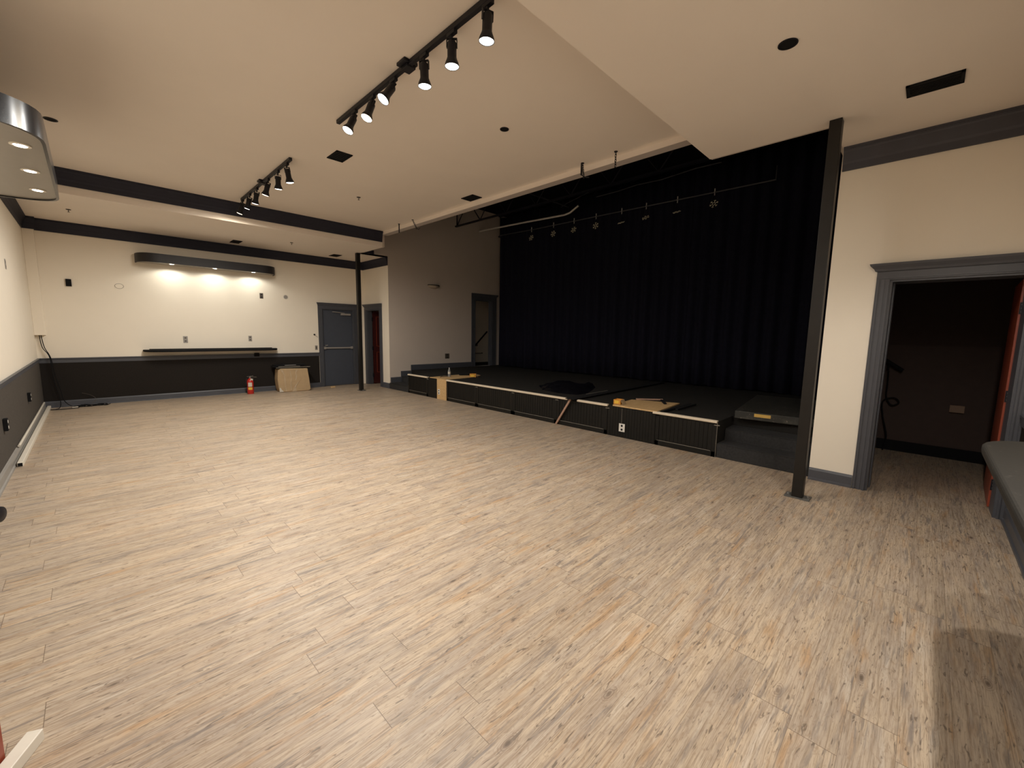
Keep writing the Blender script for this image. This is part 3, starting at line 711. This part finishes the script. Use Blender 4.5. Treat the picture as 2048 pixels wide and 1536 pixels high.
# ------------------------------------------------------------------ ceiling fittings
def vent(label, x, y, sx, sy, z):
    t = thing('ceiling_vent', label, 'vent', (x, y, z), 0, 'black ceiling vents')
    b = MB()
    for a in ((-sx, -sx + 0.02, -sy, sy), (sx - 0.02, sx, -sy, sy), (-sx, sx, -sy, -sy + 0.02), (-sx, sx, sy - 0.02, sy)): b.box(*a, -0.010, -0.001)
    b.build('frame', 'matte', t)
    b = MB()
    if sx > sy: 
        n = max(4, int(sy * 2 / 0.03))
        for k in range(n):
            y0 = -sy + 0.02 + (k + 0.2) * (2 * sy - 0.04) / n; b.box(-sx + 0.02, sx - 0.02, y0, y0 + 0.012, -0.008, -0.003)
    else:
        n = max(4, int(sx * 2 / 0.03))
        for k in range(n):
            x0 = -sx + 0.02 + (k + 0.2) * (2 * sx - 0.04) / n; b.box(x0, x0 + 0.012, -sy + 0.02, sy - 0.02, -0.008, -0.003)
    b.build('louvres', 'matte', t)
    MB().box(-sx + 0.01, sx - 0.01, -sy + 0.01, sy - 0.01, -0.003, -0.001).build('backing', 'matte', t)
vent('square black vent in the cream ceiling between the two tracks', 3.08, 5.47, 0.10, 0.155, HM)
vent('small black vent in the cream ceiling beside the stage header', 5.235, 5.49, 0.10, 0.145, HM)
vent('long black vent in the near ceiling above the dark doorway', 5.14, 0.15, 0.10, 0.15, HS)
vent('black vent in the far soffit above the valance light', 3.04, 10.70, 0.085, 0.17, HS)
vent('black vent in the far soffit beside the far post', 5.14, 10.66, 0.10, 0.16, HS)
def can(label, x, y, z, r=0.048):
    t = thing('recessed_speaker', label, 'speaker', (x, y, z), 0, 'round black openings in the ceilings')
    MB().lathe([(r - 0.008, -0.001), (r, -0.001), (r, -0.006), (r - 0.008, -0.006)], None, 24).build('ring', 'black', t)
    MB().lathe([(0, -0.0035), (r - 0.008, -0.0035), (r - 0.008, -0.001)], None, 24).build('grille', 'matte', t)
can('round black recessed opening in the ceiling between track and stage header', 4.0, 3.444, HM)
can('round black recessed opening in the ceiling beside the left valance', 0.575, 6.825, HM, 0.056)
can('round black recessed opening in the near ceiling beside the stage corner', 3.94, 0.81, HS, 0.055)
def sprinkler(label, x, y, z):
    t = thing('sprinkler', label, 'sprinkler', (x, y, z), 0, 'ceiling sprinklers')
    MB().lathe([(0, -0.001), (0.032, -0.001), (0.028, -0.010), (0.010, -0.012), (0, -0.012)], None, 14).build('escutcheon', 'brownplate', t)
    b = MB(); b.tube([(0, 0, -0.012), (0, 0, -0.04)], 0.005, 6); b.lathe([(0, -0.04), (0.016, -0.042), (0.016, -0.045), (0, -0.045)], None, 10); b.build('head', 'brownplate', t)
sprinkler('small sprinkler head in the main ceiling left of the stage header vent', 3.974, 6.857, HM)
sprinkler('small sprinkler head in the far soffit between the two vents', 3.879, 9.859, HS)
sprinkler('small sprinkler head in the far soffit at its left end', 0.60, 9.92, HS)

# ------------------------------------------------------------------ wall plates
def outlet(name, label, cat, loc, rz, w=0.07, h=0.115, m='greyplate', hole='matte', duplex=True, th=0.006):
    t = thing(name, label, cat, loc, rz)
    MB().box(-w / 2, w / 2, -th, 0, -h / 2, h / 2).build('plate', m, t, bevel=0.002)
    b = MB()
    if duplex:
        for z in (-0.26 * h * 0.9, 0.26 * h * 0.9):
            b = MB(); b.lathe([(0.0, 0.0015), (0.0165, 0.0015), (0.0165, 0)], Matrix.Translation((0, -th, z)) @ Matrix.Rotation(PI / 2, 4, 'X'), 14)
            b.build('socket', hole, t)
    else:
        b.box(-0.014, 0.014, -th - 0.003, -th, -0.03, 0.03); b.build('insert', hole, t)
    return t
outlet('wall_outlet', 'small grey outlet on the far wall above the left half of the shelf', 'outlet', (2.118, L, 1.24), RF, 0.078, 0.14, 'greyplate', 'brownplate')
outlet('wall_outlet', 'small grey outlet on the far wall above the right end of the shelf', 'outlet', (3.32, L, 1.263), RF, 0.07, 0.125, 'greyplate', 'brownplate')
outlet('wall_outlet', 'brown plate on the far wall below the right end of the valance', 'outlet', (3.602, L, 2.262), RF, 0.075, 0.125, 'brownplate', 'black')
outlet('light_switch', 'small grey switch plate beside the grey exit door', 'switch', (4.80, L, 1.03), RF, 0.065, 0.115, 'greyplate', 'brownplate', False)
b = MB(); b.box(0.449, 0.523, L - 0.03, L, 2.208, 2.336); o = b.build('speaker_box', 'matte', bevel=0.003); tag(o, 'small square black box on the far wall near the corner chase', 'box')
b = MB(); b.lathe([(0.05, 0), (0.058, 0.0), (0.058, 0.004), (0.05, 0.005), (0.046, 0.003), (0, 0.003)], Matrix.Translation((4.127, L, 2.271)) @ Matrix.Rotation(PI / 2, 4, 'X'), 20)
t = tag(b.build('round_wall_box', 'whitepaint'), 'round open electrical box on the far wall above the cardboard box', 'electrical box')
b = MB(); b.lathe([(0, 0.0045), (0.044, 0.0045), (0.044, 0.0)], Matrix.Translation((4.127, L - 0.001, 2.271)) @ Matrix.Rotation(PI / 2, 4, 'X'), 18); o = b.build('inside', 'greyplate'); o.parent = t
b = MB(); b.lathe([(0, 0.003), (0.06, 0.003), (0.064, 0.0)], Matrix.Translation((1.16, L, 2.27)) @ Matrix.Rotation(PI / 2, 4, 'X') @ Matrix.Scale(0.75, 4, (0, 1, 0)), 20)
t = tag(b.build('cover_plate', 'cream'), 'oval cream blank cover on the far wall left of the valance', 'cover plate')
b = MB(); b.torus(0.062, 0.003, Matrix.Translation((1.16, L - 0.002, 2.27)) @ Matrix.Rotation(PI / 2, 4, 'X') @ Matrix.Scale(0.75, 4, (0, 1, 0)), 20, 5); o = b.build('rim', 'brownplate'); o.parent = t
t = thing('wall_hook', 'tiny black knob with a cord on the far wall beside the exit door', 'hook', (4.763, L, 1.366))
b = MB(); b.lathe([(0, 0.03), (0.018, 0.028), (0.02, 0.0)], Matrix.Rotation(PI / 2, 4, 'X'), 12); b.build('knob', 'black', t)
MB().tube([(0.0, -0.02, 0.0), (0.03, -0.008, -0.03), (0.085, -0.006, -0.07)], 0.003, 5).build('cord', 'black', t)
outlet('wall_outlet', 'black outlet in the left wainscot nearest the camera', 'outlet', (0.014, 6.55, 0.49), RL, 0.075, 0.125, 'matte', 'white', True, 0.03)
outlet('wall_outlet', 'black outlet in the left wainscot towards the far corner', 'outlet', (0.014, 8.876, 0.49), RL, 0.075, 0.125, 'matte', 'white', True, 0.03)
outlet('wall_outlet', 'grey plate high on the left wall near the crown moulding', 'outlet', (0.0, 8.44, 2.262), RL, 0.075, 0.125, 'greyplate', 'brownplate')
b = MB(); b.box(0.0, 0.004, 7.77, 7.83, 2.25, 2.31); tag(b.build('patch_plate', 'greyplate'), 'small grey patch high on the left wall at the frame edge', 'plate')
outlet('wall_outlet', 'taupe square outlet on the dim wall beside the stage doorway', 'outlet', (7.95, SL, 0.795), RF, 0.15, 0.145, 'brownplate', 'matte')
outlet('stage_outlet', 'bright white duplex outlet on the black bare stage front', 'outlet', (SX + 0.001, 3.055, 0.147), RR, 0.095, 0.12, 'white', 'matte')
outlet('stage_outlet', 'white duplex outlet at the edge of the pale plywood strip', 'outlet', (SX - 0.006, 7.617, 0.165), RR, 0.075, 0.115, 'white', 'matte')
MB().box(SX - 0.001, SX + 0.002, 3.065, 3.069, 0.21, 0.43).build('seam', 'worn', st)
# uplight bowl
t = thing('wall_sconce', 'shallow plaster uplight bowl on the dim taupe wall beside the stage', 'sconce', (7.485, SL, 2.755))
b = MB(); ri = []
for k in range(13):
    a = -PI / 2 + PI * k / 12
    ri.append([(0.18 * math.sin(a) * math.cos(p), -0.12 * math.cos(a) * math.cos(p), -0.09 * math.sin(p)) for p in [PI / 2 * j / 6 for j in range(7)]])
vv = [[b.bm.verts.new(p) for p in r] for r in ri]
for k in range(12):
    for j in range(6): b._f([vv[k][j], vv[k + 1][j], vv[k + 1][j + 1], vv[k][j + 1]])
bmesh.ops.remove_doubles(b.bm, verts=b.bm.verts, dist=1e-4)
o = b.build('bowl', 'bowl', t, smooth=True); md = o.modifiers.new('s', 'SOLIDIFY'); md.thickness = 0.006
b = MB(); b.tube([(0.18 * math.sin(-PI / 2 + PI * k / 16), -0.12 * math.cos(-PI / 2 + PI * k / 16), 0.004) for k in range(17)], 0.011, 6); b.build('rim', 'matte', t)

# ------------------------------------------------------------------ things along the far wall
t = thing('fire_extinguisher', 'red fire extinguisher standing on the floor against the far wainscot', 'fire extinguisher', (3.205, 10.97, 0), 0.25)
b = MB(); b.lathe([(0, 0.0), (0.062, 0.0), (0.066, 0.008), (0.066, 0.285), (0.060, 0.312), (0.045, 0.335), (0.024, 0.348), (0.022, 0.365), (0, 0.366)], None, 24); b.build('cylinder', 'extred', t, smooth=True)
b = MB(); b.lathe([(0.0, 0.366), (0.020, 0.366), (0.020, 0.395), (0.012, 0.40), (0, 0.40)], None, 12); b.box(-0.014, 0.014, -0.02, 0.02, 0.375, 0.40); b.build('valve', 'steel', t)
b = MB(); b.box(-0.02, 0.115, -0.009, 0.009, 0.400, 0.406, Matrix.Rotation(-0.10, 4, 'Y')); b.box(-0.02, 0.10, -0.009, 0.009, 0.385, 0.392, Matrix.Rotation(0.12, 4, 'Y')); b.build('handle', 'worn', t)
b = MB(); b.tube([(-0.02, 0, 0.385), (-0.07, 0, 0.36), (-0.088, 0, 0.30), (-0.082, 0, 0.20)], [0.008, 0.009, 0.009, 0.014], 8); b.build('hose', 'black', t)
def wrap(r, a0, a1, z0, z1, n=8):
    b = MB(); V = [[b.bm.verts.new((r * math.sin(a0 + (a1 - a0) * k / n), -r * math.cos(a0 + (a1 - a0) * k / n), z)) for z in (z0, z1)] for k in range(n + 1)]
    for k in range(n): b._f([V[k][0], V[k + 1][0], V[k + 1][1], V[k][1]])
    return b
wrap(0.0667, -1.15, 0.1, 0.17, 0.265).build('white_label', 'paper', t)
wrap(0.0667, -1.15, 0.15, 0.10, 0.155).build('yellow_label', 'yellow', t)
wrap(0.0672, -3.1, 3.1, 0.165, 0.173, 20).build('band', 'matte', t)
MB().box(-0.10, -0.045, -0.055, -0.051, 0.245, 0.345, Matrix.Rotation(0.25, 4, 'Y')).build('hang_tag', 'paper', t)

t = thing('cardboard_box', 'large battered cardboard box with torn clear film against the far wall', 'box', (3.745, 10.76, 0), R_(-4))
b = MB(); prof = [(0.02, 0.0), (0.66, 0.0), (0.70, 0.03), (0.675, 0.30), (0.645, 0.55), (0.06, 0.565), (0.0, 0.53), (-0.02, 0.30), (-0.005, 0.10)]
b.prism(prof, 0.0, 0.34, 'y'); b.build('carton', 'cardboard', t, bevel=0.018, seg=3)
def strip(pts, wd, name, m, y=-0.004):
    b = MB(); V = []
    for i, (x, z) in enumerate(pts): V.append((b.bm.verts.new((x - wd[i] / 2, y - 0.004 * (i % 2), z)), b.bm.verts.new((x + wd[i] / 2, y - 0.003 * ((i + 1) % 2), z + 0.004))))
    for p, q in zip(V, V[1:]): b._f([p[0], p[1], q[1], q[0]])
    o = b.build(name, m, t); o.modifiers.new('s', 'SOLIDIFY').thickness = 0.002
strip([(0.33, 0.004), (0.335, 0.08), (0.37, 0.16), (0.42, 0.23), (0.46, 0.28)], [0.10, 0.05, 0.022, 0.014, 0.006], 'film_tail', 'film', -0.012)
strip([(0.15, 0.015), (0.135, 0.15), (0.13, 0.30), (0.12, 0.42), (0.07, 0.53)], [0.02, 0.014, 0.02, 0.014, 0.04], 'film_crease', 'film', -0.006)
strip([(0.26, 0.03), (0.25, 0.18), (0.27, 0.32), (0.25, 0.5)], [0.012, 0.02, 0.014, 0.02], 'film_crease', 'film', -0.006)
strip([(0.36, 0.27), (0.385, 0.36), (0.37, 0.45), (0.40, 0.53)], [0.02, 0.03, 0.014, 0.05], 'film_crease', 'film', -0.006)
strip([(0.05, 0.01), (0.03, 0.06), (0.02, 0.11)], [0.09, 0.05, 0.02], 'film_patch', 'paper', -0.007)
# black boards lying on top of it
for k, (x, y, z, rz, ry, w_, d_, lab, m2) in enumerate((
        (3.735, 10.77, 0.578, -3, -0.3, 0.72, 0.34, 'lowest black board on the cardboard box, its pale edge showing', 'worn'),
        (3.70, 10.83, 0.600, -5, -0.2, 0.66, 0.32, 'middle black board of the stack on the cardboard box', 'worn'),
        (3.76, 10.90, 0.622, -1, -0.4, 0.66, 0.28, 'topmost black board of the stack on the cardboard box', 'greyplate'))):
    q = thing('black_board', lab, 'board', (x, y, z), R_(rz), 'black boards stacked on the cardboard box')
    mx_ = Matrix.Rotation(R_(ry), 4, 'Y')
    MB().box(-0.03, w_, 0, d_, 0.0, 0.014, mx_).build('sheet', 'matte', q)
    MB().box(-0.03 + 0.1 * k, w_ - 0.12 * k, -0.004, 0.0, 0.002, 0.014, mx_).build('pale_edge', m2, q)
sc = MB().box(-0.055, 0.055, -0.025, 0.025, 0.0, 0.04, Matrix.Translation((5.04, 10.86, 0)) @ Matrix.Rotation(0.15, 4, 'Z')).build('wood_offcut', 'rawwood', bevel=0.002)
tag(sc, 'small pale wood offcut on the floor before the exit door', 'wood')

# cables out of the pipe chase
def cable(name, label, pts, r=0.006, m='matte', group=None):
    P = [Vector(p) for p in pts]; out = []
    for i in range(len(P) - 1):
        a, b_, c, d = P[max(i - 1, 0)], P[i], P[i + 1], P[min(i + 2, len(P) - 1)]
        for k in range(6):
            u = k / 6; out.append(0.5 * ((2 * b_) + (c - a) * u + (2 * a - 5 * b_ + 4 * c - d) * u * u + (3 * b_ - a - 3 * c + d) * u ** 3))
    out.append(P[-1])
    return tag(MB().tube(out, r, 6).build(name, m, smooth=True), label, 'cable', group)
cable('cable', 'black cable dropping from the corner chase, bowed outward over the wainscot', [(0.075, 11.18, 1.32), (0.10, 11.17, 1.1), (0.16, 11.15, 0.92), (0.19, 11.15, 0.6), (0.24, 11.14, 0.3), (0.27, 11.12, 0.12), (0.40, 11.02, 0.012), (0.7, 11.05, 0.008), (0.84, 11.08, 0.008)])
cable('cable', 'black cable dropping straight from the corner chase to the baseboard', [(0.055, 11.18, 1.32), (0.075, 11.17, 1.1), (0.15, 11.14, 0.92), (0.17, 11.13, 0.5), (0.22, 11.12, 0.15), (0.2, 11.0, 0.01), (0.10, 10.9, 0.008), (0.3, 10.84, 0.008), (0.45, 10.9, 0.008)])
rng = random.Random(3); pts = []
for k in range(26): pts.append((0.42 + 0.40 * (k / 26) + 0.08 * math.sin(k * 2.1), 11.02 + 0.07 * math.cos(k * 1.7) , 0.010 + 0.012 * (k % 3)))
cable('cable_tangle', 'black tangle of loose cables on the floor by the far baseboard', pts, 0.006)
cable('cable', 'thin dark cable looping up the baseboard from the tangle', [(0.62, 11.10, 0.03), (0.68, 11.15, 0.11), (0.62, 11.16, 0.19), (0.50, 11.19, 0.24)], 0.003, 'brownplate')
b = MB(); b.box(0.36, 0.44, 10.96, 11.0, 0.0, 0.022); tag(b.build('power_adapter', 'paper', bevel=0.004), 'small pale power adapter lying among the cables in the corner', 'adapter')

# white pipe on the left floor
pp = thing('floor_pipe', 'long white square tube lying on the floor along the left baseboard', 'pipe', (0, 0, 0))
b = MB(); b.box(0.050, 0.095, 6.70, L - 0.06, 0.0, 0.048); b.build('tube', 'pipew', pp, bevel=0.006)
MB().box(0.056, 0.089, 6.696, 6.70, 0.007, 0.041).build('open_end', 'matte', pp)
pp = MB().tube([(0.052, 7.2, 0.135), (0.05, 9.0, 0.133), (0.045, 11.0, 0.134)], 0.012, 8).build('lit_edge_strip', 'pipew', smooth=True)  # white strip added to stand for the baseboard's lit upper edge
pp.location = (-0.018, 0, -0.003)
tag(pp, 'thin white strip added for the lit top edge of the left baseboard', 'rod')

# ------------------------------------------------------------------ things on the stage
Z = DH
t = thing('water_bottle', 'clear plastic water bottle standing at the stage edge', 'bottle', (6.50, 7.80, Z + 0.014))
gl = G('clear_plastic'); gl.b.inputs['Base Color'].default_value = rgb(0.85, 0.88, 0.9); gl.b.inputs['Transmission Weight'].default_value = 0.75; gl.b.inputs['Roughness'].default_value = 0.12; gl.b.inputs['IOR'].default_value = 1.2
M['clear'] = gl.m
b = MB(); b.lathe([(0, 0), (0.030, 0), (0.033, 0.008), (0.031, 0.05), (0.033, 0.06), (0.033, 0.12), (0.030, 0.145), (0.018, 0.172), (0.013, 0.182), (0.013, 0.192), (0, 0.192)], None, 18); b.build('body', 'clear', t, smooth=True)
b = MB(); b.lathe([(0.0335, 0.065), (0.0338, 0.115)], None, 18); b.build('label_band', 'paper', t)
b = MB(); b.lathe([(0, 0.190), (0.015, 0.190), (0.015, 0.206), (0, 0.206)], None, 14); b.build('cap', 'white', t)
b = MB(); b.prism([(6.08, 7.36), (6.08, 7.98), (6.55, 8.02), (7.42, 8.06), (7.30, 7.62), (6.9, 7.42)], Z + 0.002, Z + 0.014, 'z'); tag(b.build('plywood_sheet', 'ply'), 'pale bare plywood sheet under the bottle at the stage corner', 'plywood')
def flat_box(label, loc, rz, w_, d_, h_):
    t = thing('screw_box', label, 'box', loc, rz)
    b = MB(); b.box(0, w_, 0, d_, 0, 0.003); b.box(0, 0.003, 0, d_, 0, h_); b.box(w_ - 0.003, w_, 0, d_, 0, h_); b.box(0, w_, 0, 0.003, 0, h_); b.box(0, w_, d_ - 0.003, d_, 0, h_); b.build('carton', 'boxorange', t)
    b = MB(); m_ = Matrix.Translation((w_, 0, h_)) @ Matrix.Rotation(R_(62), 4, 'Y'); b.box(0, 0.13, -0.005, d_ + 0.005, 0.0, 0.003, m_); b.build('open_flap', 'cardboard', t)
    MB().box(w_ * 0.15, w_ * 0.75, -0.001, 0.0, h_ * 0.2, h_ * 0.8).build('label_patch', 'yellow', t)
    MB().box(0.004, w_ - 0.004, 0.004, d_ - 0.004, 0.003, h_ * 0.6).build('contents', 'boxorange', t)
flat_box('open orange carton of screws on the plywood by the bottle', (6.86, 7.50, Z + 0.002), R_(-40), 0.15, 0.13, 0.075)
flat_box('small open orange carton on the stage edge above the white outlet', (6.13, 3.24, Z + 0.022), R_(-82), 0.11, 0.12, 0.07)
t = thing('tool_pouch', 'black tool pouch lying beside the water bottle on the plywood', 'pouch', (6.84, 7.86, Z + 0.014), R_(-30))
b = MB(); b.prism([(0, 0.02), (0.03, 0), (0.22, 0), (0.26, 0.03), (0.25, 0.10), (0.20, 0.13), (0.05, 0.12), (0, 0.09)], 0, 0.045, 'z'); b.build('body', 'matte', t, bevel=0.015, seg=3)
b = MB(); b.tube([(0.26, 0.06, 0.02), (0.33, 0.03, 0.02), (0.42, 0.0, 0.012)], 0.012, 6); b.build('tool_handle', 'brownplate', t)
cable('wire_coil', 'little coil of dark wire on the plywood left of the bottle', [(6.25, 7.80, Z + 0.02), (6.42, 7.93, Z + 0.03), (6.55, 7.90, Z + 0.02), (6.46, 7.83, Z + 0.02), (6.33, 7.88, Z + 0.02)], 0.008, 'brownplate')

# crumpled black plastic bag
out = [(7.02, 5.50), (6.58, 5.02), (6.50, 4.60), (6.55, 4.22), (6.85, 4.20), (7.30, 4.40), (7.74, 4.62), (7.80, 4.78), (7.60, 4.98), (7.50, 5.25), (7.30, 5.52)]
b = MB(); cx, cy = 7.02, 4.86; rng = random.Random(5); n = 66; K = 12
def edge(a):
    best = None
    for i in range(len(out)):
        x1, y1 = out[i][0] - cx, out[i][1] - cy; x2, y2 = out[(i + 1) % len(out)][0] - cx, out[(i + 1) % len(out)][1] - cy
        dx, dy = math.cos(a), math.sin(a); den = dx * (y2 - y1) - dy * (x2 - x1)
        if abs(den) < 1e-9: continue
        s_ = (x1 * (y2 - y1) - y1 * (x2 - x1)) / den; u_ = (x1 * dy - y1 * dx) / den
        if s_ > 0 and -1e-6 <= u_ <= 1 + 1e-6: best = s_ if best is None else max(best, s_)
    return best or 0.3
from mathutils import noise as mn
top = b.bm.verts.new((cx, cy, Z + 0.15)); rings = []
for k in range(1, K + 1):
    f = k / K; ring = []
    for i in range(n):
        a = 2 * PI * i / n; r = edge(a) * f; x, y = cx + r * math.cos(a), cy + r * math.sin(a)
        h = 0.085 * (1 - f ** 3) + 0.07 * math.exp(-((x - 7.05) ** 2 + (y - 4.95) ** 2) / 0.06) + 0.075 * math.exp(-((x - 7.66) ** 2 + (y - 4.70) ** 2) / 0.008)
        h += 0.045 * mn.noise((x * 4, y * 4, 1)) - 0.03 * abs(mn.noise((x * 7, y * 7, 4)))
        ring.append(b.bm.verts.new((x, y, Z + 0.003 + max(0.0, h) if f < 1 else Z + 0.001)))
    rings.append(ring)
for i in range(n): b._f([top, rings[0][i], rings[0][(i + 1) % n]])
for p, q in zip(rings, rings[1:]):
    for i in range(n): b._f([p[i], q[i], q[(i + 1) % n], p[(i + 1) % n]])
b._f(rings[-1][::-1])
tag(b.build('plastic_bag', 'bag', smooth=True), 'crumpled black plastic bag lying on the stage carpet', 'bag')

# black strip across the stage, its hanging end and the leaning stick
b = MB(); b.prism([(5.99, 3.86), (5.99, 4.03), (9.55, 4.13), (9.55, 4.02)], Z + 0.017, Z + 0.029, 'z'); tag(b.build('black_strip', 'matte'), 'long flat black strip laid across the stage to the curtain', 'strip')
b = MB(); b.prism([(6.6, 4.045), (6.6, 4.06), (7.3, 4.08), (7.3, 4.065)], Z + 0.029, Z + 0.032, 'z'); o = b.build('metal_rule', 'worn'); tag(o, 'thin pale metal rule lying on the long black strip', 'rule')
b = MB(); b.tube([(6.045, 3.965, Z + 0.015), (6.075, 4.27, 0.006)], 0.020, 4); tag(b.build('leaning_stick', 'pinkwood'), 'thin bare wooden stick leaning against the stage front', 'stick')
b = MB(); b.prism([(6.08, 2.53), (6.08, 3.22), (6.75, 3.28), (7.02, 2.62)], Z + 0.001, Z + 0.020, 'z'); tag(b.build('plywood_sheet', 'ply'), 'pale bare plywood sheet at the stage edge near the white outlet', 'plywood')
for k, (dy, x0, x1, lab) in enumerate(((0.0, 6.10, 7.05, 'dark offcut strip lying right beside the near plywood sheet'), (-0.055, 6.45, 7.10, 'short dark offcut strip lying second from the near plywood sheet'))):
    b = MB(); b.box(x0, x1, 2.455 + dy, 2.495 + dy, Z + 0.002, Z + 0.03, Matrix.Translation((0, 0, 0))); o = b.build('offcut_strip', 'matte'); o.rotation_euler = (0, 0, 0); tag(o, lab, 'strip')
b = MB(); b.box(0, 0.42, -0.02, 0.02, 0.0, 0.02, Matrix.Translation((6.78, 3.22, Z + 0.021)) @ Matrix.Rotation(R_(-47), 4, 'Z')); tag(b.build('wood_batten', 'pinkwood', bevel=0.002), 'pinkish wooden batten lying across the near plywood sheet', 'wood')
b = MB(); b.box(0, 0.34, -0.02, 0.02, 0.0, 0.022, Matrix.Translation((7.00, 2.90, Z + 0.021)) @ Matrix.Rotation(R_(-146), 4, 'Z')); tag(b.build('pry_bar', 'matte', bevel=0.004), 'dark flat pry bar lying on the near plywood sheet', 'tool')

# ------------------------------------------------------------------ inside the side rooms
t = thing('handrail', 'black stair handrail on the wall seen through the stage doorway', 'handrail', (0, 0, 0))
b = MB(); b.tube([(9.95, 11.05, 0.98), (10.55, 11.05, 1.52)], 0.025, 8); b.build('rail', 'matte', t, smooth=True)
b = MB(); b.tube([(10.10, 11.05, 1.10), (10.12, 11.06, 1.03), (10.12, 11.15, 1.02)], 0.012, 6); b.build('bracket', 'matte', t)
t = thing('wall_rail', 'thin dark level rail on the wall through the stage doorway', 'rail', (0, 0, 0))
b = MB(); b.tube([(9.75, 11.15, 0.80), (9.75, 11.10, 0.78), (10.4, 11.10, 0.76), (10.4, 11.15, 0.78)], 0.012, 6); b.build('bar', 'brownplate', t)
t = thing('handrail', 'black handrail with a bracket inside the dark doorway', 'handrail', (0, 0, 0))
b = MB(); b.tube([(8.2, 0.60, 1.38), (8.2, 0.34, 1.19), (8.2, 0.20, 1.09)], 0.024, 8); b.build('rail', 'matte', t, smooth=True)
b = MB(); b.tube([(8.2, 0.34, 1.17), (8.22, 0.35, 1.10), (8.3, 0.35, 1.09)], 0.012, 6); b.build('bracket', 'matte', t)
cable('hanging_cord', 'black cord looping from the handrail inside the dark doorway', [(8.24, 0.34, 1.08), (8.25, 0.335, 0.9), (8.25, 0.33, 0.72), (8.24, 0.27, 0.62), (8.24, 0.20, 0.66), (8.24, 0.25, 0.72), (8.24, 0.36, 0.66), (8.24, 0.34, 0.45), (8.2, 0.28, 0.2), (8.15, 0.3, 0.01)], 0.008)
b = MB(); b.box(8.255, 8.3, -0.40, -0.27, 0.60, 0.69); tag(b.build('wall_box', 'dimbox', bevel=0.004), 'small pale box on the wall inside the dark doorway', 'box')
sbox('baseboard_inner', 'matte', 8.27, 8.3, -2.6, SY0 - 0.15, 0, 0.14)

# ------------------------------------------------------------------ camera
cam = bpy.data.cameras.new('camera'); co = bpy.data.objects.new('camera', cam); C.objects.link(co)
yaw, pitch, roll = 0.7893, -0.1230, 0.0168
fw = Vector((math.sin(yaw) * math.cos(pitch), math.cos(yaw) * math.cos(pitch), math.sin(pitch)))
r0 = Vector((math.cos(yaw), -math.sin(yaw), 0)); u0 = r0.cross(fw)
r = r0 * math.cos(roll) + u0 * math.sin(roll); u = -r0 * math.sin(roll) + u0 * math.cos(roll)
mw = Matrix((r, u, -fw)).transposed().to_4x4(); mw.translation = (0.7098, 0, 1.5024)
co.matrix_world = mw
cam.sensor_fit = 'HORIZONTAL'; cam.sensor_width = 36; cam.lens = 36 * 832.0 / 2048; cam.clip_start = 0.02
sc_ = bpy.context.scene; sc_.camera = co

# ------------------------------------------------------------------ world and view
wd = bpy.data.worlds.new('world'); sc_.world = wd; wd.use_nodes = True
wd.node_tree.nodes['Background'].inputs[0].default_value = (0.02, 0.02, 0.025, 1); wd.node_tree.nodes['Background'].inputs[1].default_value = 0.2
vs = sc_.view_settings; vs.view_transform = 'Standard'; vs.look = 'None'; vs.exposure = 0.0; vs.gamma = 1.0; vs.use_curve_mapping = False
cy = sc_.cycles; cy.max_bounces = 10; cy.diffuse_bounces = 7; cy.glossy_bounces = 4; cy.caustics_reflective = False; cy.caustics_refractive = False
cy.use_denoising = True; cy.sample_clamp_indirect = 4.0
